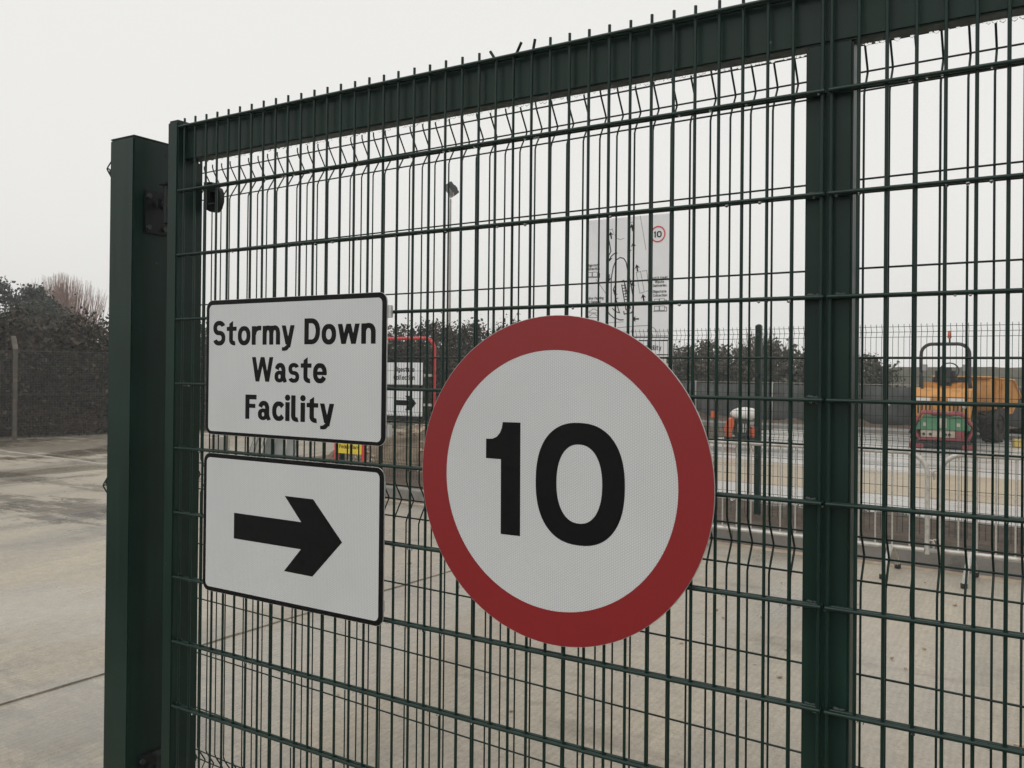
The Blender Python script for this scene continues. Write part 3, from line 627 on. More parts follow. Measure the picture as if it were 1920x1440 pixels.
# concrete yard: bays cast side by side, joints left between them
yard = tag(bpy.data.objects.new('concrete_yard', None), kind='structure')
COL.objects.link(yard)
XJ = [-20.0, -14.2, -8.1, -2.05, 4.1, 10.2, 16.3]
YJ = [-18.0, -5.8, 6.28, 19.6]
for i in range(len(XJ) - 1):
    for j in range(len(YJ) - 1):
        x0, x1, y0, y1 = XJ[i] + .0016, XJ[i + 1] - .0016, YJ[j] + .0016, YJ[j + 1] - .0016
        if x0 > -7.2 and y0 > 6.0:
            continue
        if j == 2 and x1 > -7.12:
            x1 = -7.12
        dz = 0.004 * ((i * 7 + j * 3) % 3 - 1)
        mb = MB()
        out = []
        for (ax_, ay_), (bx_, by_) in (((x0, y0), (x1, y0)), ((x1, y0), (x1, y1)), ((x1, y1), (x0, y1)), ((x0, y1), (x0, y0))):
            n_ = max(2, int(math.hypot(bx_ - ax_, by_ - ay_) / .11))
            nrm = ((by_ - ay_) / math.hypot(bx_ - ax_, by_ - ay_), -(bx_ - ax_) / math.hypot(bx_ - ax_, by_ - ay_))
            for k in range(n_):
                u = k / n_
                jx, jy = ax_ + (bx_ - ax_) * u, ay_ + (by_ - ay_) * u
                wob = .012 * nz(jx if abs(nrm[0]) < .5 else 7.7 + round(jx), jy if abs(nrm[1]) < .5 else 3.3 + round(jy), 1.1, 4) * (1 if nrm[0] + nrm[1] > 0 else -1)
                chip = -.0028 * random.random() ** 3 * 3
                out.append((jx + nrm[0] * (wob + chip), jy + nrm[1] * (wob + chip)))
        mb.prism(out, (0, 0, -.12), yd(1, 0), yd(0, 1), (0, 0, .12 + dz))
        o = mb.build('concrete_bay', 'concrete', yard)
base = MB().prism([(-20, -18), (16.3, -18), (16.3, 19.6), (-20, 19.6)], (0, 0, -.045), yd(1, 0), yd(0, 1), (0, 0, .036))
o = base.build('joint_filler', 'rock', yard)

seal = MB().prism([(-20, 6.262), (-7.3, 6.262), (-7.3, 6.298), (-20, 6.298)], (0, 0, -.02), yd(1, 0), yd(0, 1), (0, 0, .030))
seal.build('joint_sealant', 'block', yard)

# unseen dark ground added on the near side to darken reflections in the gate
strip_pts = [(-9.0, -16), (16, -16), (16, -1.35), (-9.0, -1.35)]
tag(MB().prism(strip_pts, (0, 0, -.05), yd(1, 0), yd(0, 1), (0, 0, .060)).build('unseen_dark_ground', 'dark_ground'), kind='structure')

# kerb in front of the works verge
kerb = tag(bpy.data.objects.new('kerb', None), kind='structure')
COL.objects.link(kerb)
KX0, KY, KL = -7.03, 6.45, 0.915
for i in range(17):
    x0 = KX0 + i * KL
    prof = [(0, -.1), (.125, -.1), (.125, .14), (.012, .14), (.0, .128)]
    mb = MB().prism(prof, yd(x0 + .003, KY), yd(0, 1), (0, 0, 1), yd(KL - .006, 0))
    mb.build('kerb_stone', 'kerb', kerb)
for j in range(12):
    prof = [(0, -.1), (.125, -.1), (.125, .14), (.012, .14), (.0, .128)]
    MB().prism(prof, yd(KX0, KY + .13 + j * KL), yd(1, 0), (0, 0, 1), yd(0, KL - .006)).build('kerb_stone', 'kerb', kerb)

def zsoil(x, y, u, v):
    return 0.05 * nz(x, y, 1.3) + 0.018 * nz(x, y, 5.0)
grid_sheet('soil_verge', [yd(KX0 + .1, KY + .10, .115), yd(8.6, KY + .10, .115), yd(8.6, 8.32, .125), yd(KX0 + .1, 8.32, .125)], 200, 28, 'soil', zsoil)
grid_sheet('soil_patch', [yd(KX0 + .1, 8.32, .125), yd(-4.9, 8.32, .125), yd(-4.9, 21, .125), yd(KX0 + .1, 21, .125)], 50, 120, 'soil',
           lambda x, y, u, v: zsoil(x, y, u, v))
# wet concrete road beyond the verge, laid in strips
def strip(name, x0, x1, y0, y1, z, mat):
    mb = MB().prism([(x0, y0), (x1, y0), (x1, y1), (x0, y1)], (0, 0, -.05), yd(1, 0), yd(0, 1), (0, 0, z + .05))
    return tag(mb.build(name, mat), kind='structure')
strip('works_road', -4.9, 14, 8.26, 21.0, .150, 'slab')
strip('sand_strip', -4.9, 14, 9.75, 12.5, .156, 'sand')
strip('works_road_edge', -12, 14, 21.0, 21.9, .24, 'kerb')
grid_sheet('far_soil', [yd(-12, 21.9, .2), yd(14, 21.9, .2), yd(14, 26, .3), yd(-12, 26, .3)], 120, 24, 'soil',
           lambda x, y, u, v: 0.45 * max(0, nz(x, y, .5)) + 0.05 * nz(x, y, 2.2))
grid_sheet('earth_bank', [(-16, 31, 0), (30, 31, 0), (30, 40, 0), (-16, 40, 0)], 90, 16, 'bund',
           lambda x, y, u, v: (1.86 + .05 * nz(x, y, .3)) * min(1, max(0, v * 4)) * min(1, (1 - v) * 4) * min(1, max(0, (x + 8) / 5.5)) + .04 * nz(x, y, 2))

# ================================================================== GATE
ZT = 2.40                                                  # top wire of the mesh above the yard
XM = 1.916                                                 # centre of the middle upright
XR = 3.85
gate = thing('mesh_gate', 'large dark green welded mesh gate carrying the road signs', 'gate', (0, 0.03, 0))
g = MB(); g.box(-.066, -.012, .06, -.018, .086, 2.418, .004)
g.build('hinge_stile', 'green', gate, True)
g = MB(); g.box(XR + .018, -.012, .06, XR + .066, .086, 2.418, .004)
g.build('closing_stile', 'green', gate, True)
g = MB(); g.box(-.0175, .016, 2.300, XR + .0175, .058, 2.4085, .004)
g.build('top_rail', 'green', gate, True)
g = MB(); g.box(-.0175, .016, .085, XR + .0175, .058, .175, .004)
g.build('bottom_rail', 'green', gate, True)
g = MB(); g.box(XM - .0445, .0155, .176, XM + .0445, .057, 2.299, .004)
g.build('middle_upright', 'green', gate, True)
stile_cap = MB(); stile_cap.box(-.063, -.009, 2.4185, -.021, .083, 2.423, .002)
stile_cap.build('end_cap', 'green', gate, True)

def wire_mesh_data(name, path, r, seg=8):
    return MB().tube(path, r, seg).mesh(name, True, 60)

WZ0, WZ1 = .075, 2.4245
me_v = wire_mesh_data('vertical_wire', [(0, 0, WZ0), (0, 0, WZ1)], .0035)
me_v.materials.append(M['green_wire'])
bent = {23: -.016, 24: .022, 25: .009}
for panel, xa in ((0, 0.0), (1, XM + .0075)):
    for i in range(39):
        x = xa + .05 * i if panel == 0 else xa + .0497 * i
        if panel == 0 and i == 38:
            x = XM - .009
        if panel == 0 and i in bent:
            d = bent[i]
            me = wire_mesh_data('bent_wire', [(0, 0, WZ0), (0, 0, ZT + .001), (d * .35, 0, ZT + .006), (d, -.002, WZ1 + (.004 if d > 0 else -.002))], .0035)
            link('vertical_wire', me, 'green_wire', gate, (x, -.03, 0))
        else:
            # welded mesh is never dead true
            o = link('vertical_wire', me_v, None, gate, (x + random.uniform(-.0007, .0007), -.03, random.uniform(-.0012, .0012)))
            o.rotation_euler = (0, random.uniform(-.0005, .0005), random.uniform(0, 3))
for panel, xa, xb in ((0, -.019, XM - .004), (1, XM + .004, XR + .019)):
    pf = [(xa + (xb - xa) * k / 6, 0, 0) for k in range(7)]
    me_h = wire_mesh_data('horizontal_wire', pf, .0041)
    me_h.materials.append(M['green_wire'])
    for j in range(12):
        z = ZT - .2 * j
        for y in (-.0074, .0074):
            link('horizontal_wire', me_h, None, gate, (0, y - .03, z))
# weld runs where the wires meet the uprights
wb = MB()
for k in range(5):
    wb.ball((-.008 + .004 * k, 0, random.uniform(0, .0015)), random.uniform(.0035, .005), 1, (1.2, .9, .8))
me_w = wb.mesh('weld_bead', True, 80); me_w.materials.append(M['weld'])
for j in range(1, 12):
    z = ZT - .2 * j
    for x in (XM - .024, XM + .026, -.010):
        if random.random() < .85:
            o = link('weld_bead', me_w, None, gate, (x + random.uniform(-.004, .004), .0085 - .03, z + .0045))
            o.scale = (random.uniform(.8, 1.2), 1, random.uniform(.7, 1.2))
# slam plate with a recessed oblong eye behind the hinge stile
outer = [(x * .88, z * .76) for x, z in [(-.03, -.040), (.006, -.058), (.034, -.062), (.050, -.048), (.060, -.020), (.060, .014), (.050, .036), (.028, .048), (.012, .066), (-.03, .070)]]
inner = [(.004, -.020), (.030, -.020), (.030, .019), (.004, .019)]
lp = sheet('eye_plate', [outer, inner], 0.0, .016, 'black_steel', gate)
lp.location = (.016, .082, 2.190)
bk = sheet('eye_back', [[(x * 1.0, z) for x, z in [(.003, -.030), (.038, -.030), (.038, .028), (.003, .028)]]], .0165, .004, 'black_steel', gate)
bk.location = (.016, .082, 2.190)
ridge = MB().tube([(.005, -.001, -.0205), (.017, -.004, -.0215), (.029, -.001, -.0205)], .0035, 6)
rl = ridge.build('eye_lip', 'weld', gate, True); rl.location = (.016, .080, 2.190)

# rain hanging from the steel
def drops(name, spots, parent):
    mb = MB()
    for (x, y, z, r) in spots:
        mb.ball((x, y, z), r, 1, (1.0, 1.0, random.uniform(.8, 1.25)))
    o = mb.build(name, 'water', parent, True, 179)
    tag(o, kind='stuff')
    return o
sp = []
x = .0
while x < 2.6:
    x += random.choice((.006, .008, .010, .013, .018, .026))
    r = random.uniform(.0026, .0056)
    sp.append((x, random.uniform(.051, .0565), 2.3000 - r * .12, r * 1.15))
for j in range(1, 10):
    x = 0
    while x < 2.5:
        x += random.expovariate(1 / .12)
        r = random.uniform(.0022, .0044)
        sp.append((x, -.0074 + random.uniform(-.001, .001), ZT - .2 * j - .0040 - r * .45, r))
dr = drops('rain_drops', [(x, y - .0, z, r) for x, y, z, r in sp], gate)
for c in gate.children:                                     # uprights, rails and drops were modelled in world axes
    if c.name.split('.')[0] in ('hinge_stile', 'closing_stile', 'top_rail', 'bottom_rail', 'middle_upright', 'end_cap', 'rain_drops'):
        c.location = (0, -.03, 0)
    elif c.name.split('.')[0] in ('eye_plate', 'eye_lip', 'eye_back'):
        c.location.y -= .03

# ------------------------------------------------------------------ hinge post
post = thing('gate_post', 'thick square dark green post at the hinge side of the gate', 'post', (-.2435, .02, 0))
g = MB(); g.box(-.305, -.05, -.1, -.182, .095, 2.3835, .004)
g.build('shaft', 'green', post, True)
g = MB(); g.box(-.3045, -.0495, 2.384, -.1825, .0945, 2.3885, .0015)
g.build('cap_plate', 'green', post, True)
g = MB().tube([(-.1835, .068, 2.345), (-.1812, .068, 2.345)], .0042, 12)
g.build('bolt_hole', 'black_steel', post)  # black disc on the face, painted in for the hole's shaded inside
for zc in (2.155, .34):
    g = MB()
    g.box(-.1818, -.012, zc - .075, -.174, .078, zc + .065, .003)
    hb = g.build('hinge_plate', 'black_steel', post, True)  # coloured near-black to stand for the shadow around the hinge
    g = MB().tube([(-.176, .025, zc + .02), (-.068, .025, zc + .02)], .011, 10)
    g.box(-.150, .008, zc + .003, -.134, .042, zc + .037, .003)
    g.box(-.098, .008, zc + .003, -.082, .042, zc + .037, .003)
    g.build('hinge_bolt', 'black_steel', post, True)
    g = MB()
    for yy, zz in ((.0, -.055), (.06, -.055), (.0, .045), (.06, .045)):
        g.tube([(-.175, yy, zc + zz), (-.166, yy, zc + zz)], .009, 6)
    g.build('bolt_heads', 'weld', post)
    g = MB().tube([(-.11, .025, zc - .045), (-.11, .025, zc + .075)], .016, 12)
    g.build('hinge_pin', 'black_steel', post, True)
    g = MB(); g.box(-.13, .004, zc + .076, -.09, .046, zc + .083, .002)
    g.build('pin_head', 'black_steel', post, True)
adopt(post)

# ================================================================== V-PROFILE MESH FENCES
def vpath(zs_fold, ztop, zbot, d):
    """wire path with V folds centred at the given heights, bulging +y by d"""
    pts = [(0, 0, ztop)]
    for z in zs_fold:
        pts += [(0, 0, z + .062), (0, d * .16, z + .048), (0, d * .9, z + .007), (0, d, z), (0, d * .9, z - .007), (0, d * .16, z - .048), (0, 0, z - .062)]
    pts.append((0, 0, zbot))
    return pts

def vfence(name, label, A, B, posts, folds, hz, ztop, zbot, d, r, seg, single, post_w=.06, post_h=None, group=None, skip=None, mat='green_wire'):
    A, B = Vector(A), Vector(B)
    ln = (B - A).length
    rz = math.atan2(B.y - A.y, B.x - A.x)
    root = thing(name, label, 'fence', (A.x, A.y, 0), rz, group)
    path = vpath(folds, ztop, zbot, d)
    def yoff(z):
        for f in folds:
            if abs(z - f) < .062:
                return d * (1 - abs(z - f) / .062)
        return 0
    n = int(ln / .05)
    if single:
        me = MB().tube(path, r, seg).mesh('vertical_wire', True, 60); me.materials.append(M[mat])
        for i in range(n + 1):
            if skip and skip(i * .05):
                continue
            o = link('vertical_wire', me, None, root, (i * .05 + random.uniform(-.0006, .0006), 0, random.uniform(-.001, .001)))
            o.rotation_euler = (0, random.uniform(-.0007, .0007), 0)
        me = MB().tube([(0, 0, 0), (ln, 0, 0)], r, seg).mesh('horizontal_wire', True, 60); me.materials.append(M[mat])
        for z in hz:
            link('horizontal_wire', me, None, root, (0, yoff(z) - 2 * r, z))
    else:
        mb = MB()
        for i in range(n + 1):
            mb.tube([(p[0] + i * .05, p[1], p[2]) for p in path], r, seg, cap=False)
        for z in hz:
            mb.tube([(0, yoff(z) - 2 * r, z), (ln, yoff(z) - 2 * r, z)], r, seg, cap=False)
        tag(mb.build('wire_mesh', mat, root, True, 80), kind='stuff')
    ph = post_h or ztop + .02
    for x in posts:
        mb = MB(); mb.box(x - post_w / 2, .014 + abs(d) * .3, zbot - .3, x + post_w / 2, .014 + abs(d) * .3 + post_w, ph - .006, .004)
        p_ = mb.build('fence_post', 'green', root, True)
        mb = MB()
        mb.ball((x, .014 + abs(d) * .3 + post_w / 2, ph - .008), post_w * .5, 2, (1.02, 1.02, .55))
        mb.build('post_cap', 'green_dark', p_, True)
        for z in hz[1::3]:
            mb = MB(); mb.box(x - post_w * .28, -.012 + yoff(z), z - .018, x + post_w * .28, .016 + abs(d) * .3, z + .018, .003)
            mb.build('clip', 'green_dark', p_, True)
    return root

HZA = [2.367, 2.317, 2.267, 2.073, 1.880, 1.686, 1.492, 1.298, 1.251, 1.203, 1.003, .803, .603, .403, .245, .195, .145]
dA = Vector((math.cos(-.049119), math.sin(-.049119), 0))
A0 = Vector((-.35416, .35768, 0)) - dA * .30
fenceA = vfence('mesh_fence', 'dark green V-fold mesh fence standing close behind the open gate', A0, A0 + dA * 5.0,
                (.02, 2.547, 4.98), (2.317, 1.251, .195), HZA, 2.390, .10, .034, .0024, 6, True, post_w=.05, group='green mesh fences')
B0 = Vector((-.414 + .025, .014 + .0155, 0))
B1 = Vector((-2.35, 1.86, 0))
fenceB = vfence('mesh_fence', 'green V-fold mesh fence seen edge-on behind the hinge post', B0, B0 + (B1 - B0).normalized() * 2.5,
                (2.45,), (2.317, 1.251, .195), HZA, 2.390, .10, .030, .0025, 6, True, group='green mesh fences')

# fence on the verge
HC = [2.10, 2.05, 2.0, 1.81, 1.62, 1.43, 1.24, 1.05, 1.0, .95, .76, .57, .38, .33, .28]
C0 = yd(-6.95, 7.28)
xs_post = (.05, 3.10, 6.27, 9.45, 11.8)
fenceC = vfence('mesh_fence', 'far green mesh fence with thin wires along the soil verge', C0, yd(4.9, 7.28),
                xs_post, (2.05, 1.0, .33), HC, 2.125, .13, .03, .0024, 4, False, post_w=.06, post_h=2.15, group='green mesh fences')

# ================================================================== SIGNS ON THE GATE
YF = -.0265                                                # front of the aluminium plates
def clips(root, pts):
    for x, z in pts:
        mb = MB(); mb.box(x - .012, YF + .0035, z - .016, x + .012, YF + .016, z + .016, .002)
        mb.build('sign_clip', 'alu', root, True)

def channel(root, x0, x1, z):
    mb = MB()
    mb.box(x0, YF + .0032, z - .016, x1, YF + .0125, z + .016, .0015)
    return mb.build('mounting_channel', 'alu', root, True)

s1 = thing('road_sign', 'white rectangular sign reading Stormy Down Waste Facility, upper left of the gate', 'sign', (.4935, YF, 1.4525), 0, 'signs on the gate')
sheet('plate', [rrect(.1455, 1.4525, .8415, 1.8505, .026)], YF, .003, 'alu', s1)
sheet('black_border', [rrect(.1462, 1.4532, .8408, 1.8498, .0255)], YF - .0003, .0003, 'black_vinyl', s1)
sheet('white_face', [rrect(.1590, 1.4625, .8255, 1.8365, .014)], YF - .0006, .0003, 'retro_white', s1)
for txt, x0, x1, zb, cap in (('Stormy Down', .1765, .8050, 1.7170, .0710), ('Waste', .3445, .6350, 1.6120, .0700), ('Facility', .3190, .6625, 1.5040, .0700)):
    lettering(txt, x0, zb, cap, YF - .0009, 'black_vinyl', s1, width=x1 - x0, each='letter')
channel(s1, .150, .8525, 1.800); channel(s1, .150, .8525, 1.492)
adopt(s1)

s2 = thing('road_sign', 'white rectangular sign with a bold black arrow pointing right', 'sign', (.491, YF, .988), 0, 'signs on the gate')
sheet('plate', [rrect(.1415, .9880, .8385, 1.3970, .026)], YF, .003, 'alu', s2)
sheet('black_border', [rrect(.1422, .9887, .8378, 1.3963, .0255)], YF - .0003, .0003, 'black_vinyl', s2)
sheet('white_face', [rrect(.1550, 1.0010, .8225, 1.3840, .014)], YF - .0006, .0003, 'retro_white', s2)
arrow = [(.2765, 1.2290), (.2765, 1.1545), (.5460, 1.1545), (.4820, 1.0865), (.5900, 1.0855), (.6965, 1.1905), (.5900, 1.2955), (.4820, 1.2955), (.5460, 1.2290)]
sheet('arrow', [arrow], YF - .0009, .0003, 'black_vinyl', s2)
channel(s2, .150, .834, 1.345); channel(s2, .150, .834, 1.040)
adopt(s2)

s3 = thing('speed_sign', 'large round white sign with red ring and black number 10', 'sign', (1.334, YF, 1.031), 0, 'signs on the gate')
CX, CZ = 1.334, 1.4045
sheet('plate', [ellipse(CX, CZ, .3735, .3735, n=120)], YF, .003, 'alu', s3)
sheet('red_ring', [ellipse(CX, CZ, .3725, .3725, n=120), ellipse(CX - .002, CZ - .001, .2975, .2955, n=120)], YF - .0006, .0006, 'retro_red', s3)
sheet('white_face', [ellipse(CX - .002, CZ - .001, .2973, .2953, n=120)], YF - .0003, .0003, 'retro_white', s3)
one = [(1.1495, 1.4885), (1.1495, 1.4425), (1.1915, 1.4425), (1.1930, 1.2670), (1.2460, 1.2675), (1.2440, 1.5305), (1.1955, 1.5300), (1.1935, 1.5165), (1.1880, 1.5040), (1.1790, 1.4945), (1.1670, 1.4895)]
sheet('number', [one], YF - .0006, .0003, 'black_vinyl', s3)
sheet('number', [ellipse(1.3975, 1.3998, .1110, .1365, 2.35, 72), ellipse(1.3975, 1.4000, .0570, .0880, 2.25, 72)], YF - .0006, .0003, 'black_vinyl', s3)
channel(s3, 1.03, 1.63, 1.585); channel(s3, 1.03, 1.63, 1.225)
adopt(s3)

# ================================================================== CROWD BARRIERS
def barrier(name, label, x0, x1, y, rz=0.0, legs=(.27,), leg_mat='galv', group='steel crowd barriers'):
    w = x1 - x0
    root = thing(name, label, 'barrier', (x0, y, 0), rz, group)
    h, rc, zb = 1.005, .17, .215
    path = [(0, 0, zb - .03)]
    path.append((0, 0, h - rc))
    for k in range(1, 8):
        a = math.pi - k * math.pi / 2 / 7
        path.append((rc + rc * math.cos(a), 0, h - rc + rc * math.sin(a)))
    path.append((w - rc, 0, h))
    for k in range(1, 8):
        a = math.pi / 2 - k * math.pi / 2 / 7
        path.append((w - rc + rc * math.cos(a), 0, h - rc + rc * math.sin(a)))
    path.append((w, 0, zb - .03))
    MB().tube(path, .019, 10).build('hoop', 'galv', root, True)
    MB().tube([(0.019, 0, zb), (w - .019, 0, zb)], .019, 10).build('bottom_rail', 'galv', root, True)
    n = int(w / .128)
    me = MB().tube([(0, 0, zb + .012), (0, 0, h - .012)], .0065, 6).mesh('infill_bar', True, 60); me.materials.append(M['galv'])
    for i in range(1, n):
        x = w * i / n
        if x < .12 or x > w - .12:
            continue
        link('infill_bar', me, None, root, (x, 0, 0))
    for fx in (legs[0], w - legs[0]):
        mb = MB()
        mb.tube([(fx - .02, -.27, .012), (fx - .01, -.25, .10), (fx, -.03, zb - .005), (fx, .03, zb - .005), (fx + .01, .19, .10), (fx + .02, .21, .012)], .021, 8)
        lg = mb.build('leg', 'galv', root, True)
        for yy, dx in ((-.27, -.02), (.21, .02)):
            MB().tube([(fx + dx, yy, .0), (fx + dx, yy, .035)], .026, 8).build('rubber_foot', 'rubber', lg, True)
    for s_, x in ((-1, 0.0), (1, w)):                       # coupling hooks and eyes
        for z in (.86, .30):
            mb = MB().tube([(x, 0, z), (x + s_ * .045, 0, z), (x + s_ * .055, 0, z - .03), (x + s_ * .045, 0, z - .07)], .007, 6)
            mb.build('coupling_hook', 'galv', root, True)
    return root
barrier('crowd_barrier', 'steel crowd barrier by the kerb, its left end hidden behind the round sign', -.72, 1.515, 6.03, TH * .4)
barrier('crowd_barrier', 'steel crowd barrier at the right edge, in front of the dumper', 1.605, 3.85, 6.02, TH * .5, legs=(.22,))

# ================================================================== DIGESTATE SIGN IN A RED FRAME
YD = 8.72
df = thing('direction_sign', 'white Digestate Collection sign with arrow in a red tube frame', 'sign', (-6.06, YD, 0))
xl, xr, ztp, rr_ = -6.92, -5.52, 2.115, .17
path = [(xl, YD, -.05), (xl, YD, ztp - rr_)]
for k in range(1, 7):
    a = math.pi - k * math.pi / 12
    path.append((xl + rr_ + rr_ * math.cos(a), YD, ztp - rr_ + rr_ * math.sin(a)))
path.append((xr - rr_, YD, ztp))
for k in range(1, 7):
    a = math.pi / 2 - k * math.pi / 12
    path.append((xr - rr_ + rr_ * math.cos(a), YD, ztp - rr_ + rr_ * math.sin(a)))
path.append((xr, YD, -.05))
MB().tube(path, .027, 12).build('red_frame', 'red_tube', df, True)
px0, px1 = -6.44, -5.70
for z0, z1 in ((1.385, 1.755), (.905, 1.335)):
    sheet('panel', [rrect(px0, z0, px1, z1, .02)], YD - .032, .004, 'black_vinyl', df)
    sheet('white_face', [rrect(px0 + .012, z0 + .012, px1 - .012, z1 - .012, .012)], YD - .033, .0008, 'white_board', df)
xc = (px0 + px1) / 2
lettering('Digestate', xc, 1.600, .074, YD - .0345, 'black_vinyl', df, sx=1.06, anchor='c')
lettering('Collection', xc, 1.475, .074, YD - .0345, 'black_vinyl', df, sx=1.06, anchor='c')
ar = [(-.22, .04), (-.22, -.04), (.07, -.04), (0.0, -.11), (.115, -.11), (.22, 0), (.115, .11), (0.0, .11), (.07, .04)]
sheet('arrow', [[(xc + .02 + x, 1.12 + z) for x, z in ar]], YD - .0345, .0006, 'black_vinyl', df)
mb = MB(); mb.box(xl + .02, YD - .026, 1.53, xr - .02, YD - .012, 1.57, .002); mb.box(xl + .02, YD - .026, 1.08, xr - .02, YD - .012, 1.12, .002)
mb.build('sign_rail', 'galv', df, True)
adopt(df)

# pedestrian sign
YP = 7.3
pf = thing('pedestrian_sign', 'yellow Pedestrians plate in a red frame, seen between the two rectangular signs', 'sign', (-5.90, YP, 0))
x0, x1 = -6.16, -5.645
for xx in (x0, x1):
    mb = MB(); mb.box(xx - .03, YP - .02, 0, xx + .03, YP + .02, 1.0, .006); mb.build('leg', 'red_tube', pf, True)
    mb = MB(); mb.box(xx - .04, YP - .22, 0.0, xx + .04, YP + .22, .05, .01); mb.build('foot', 'rubber', pf, True)
mb = MB(); mb.box(x0 + .031, YP - .018, .94, x1 - .031, YP + .018, .995, .004); mb.build('top_bar', 'red_tube', pf, True)
mb = MB(); mb.box(x0 + .031, YP - .018, .20, x1 - .031, YP + .018, .255, .004); mb.build('bottom_bar', 'red_tube', pf, True)
sheet('yellow_plate', [rrect(x0 + .032, .455, x1 - .032, .66, .012)], YP - .024, .005, 'yellow', pf)
lettering('Pedestrians', (x0 + x1) / 2, .525, .052, YP - .0255, 'black_vinyl', pf, 'M', anchor='c', width=.37)
adopt(pf)

# site materials in the gap beside it
cb = thing('concrete_block', 'pale concrete block in the gap between the two rectangular signs', 'block', (-8.15, 6.75, 0))
mb = MB(); mb.box(-.22, -.18, 0, .22, .18, .62, .015); mb.build('block_body', 'block', cb, True)
mb = MB(); mb.box(-.16, -.05, .621, .16, .05, .66, .01); mb.build('lifting_key', 'block', cb, True)
st = thing('sheet_stack', 'grey upright sheets left of the yellow Pedestrians plate', 'sheets', (-7.25, 7.0, 0))
for k in range(4):
    mb = MB(); mb.box(-.36 + .2 * k, -.02 + .04 * k, 0, -.18 + .2 * k, .0 + .04 * k, .78 - .03 * k, .002)
    o = mb.build('sheet', 'grey_sheet', st, True); o.rotation_euler = (-.12, 0, 0)
pb = thing('pole_bundle', 'leaning bundle of thin pale poles beside the grey sheets', 'poles', (-7.55, 6.9, 0))
for k in range(7):
    MB().tube([(-.1 + .045 * k, -.02 * (k % 3), 0), (.16 + .045 * k, .12 + .01 * (k % 2), 1.0)], .012, 6).build('pole', 'pipe', pb, True)

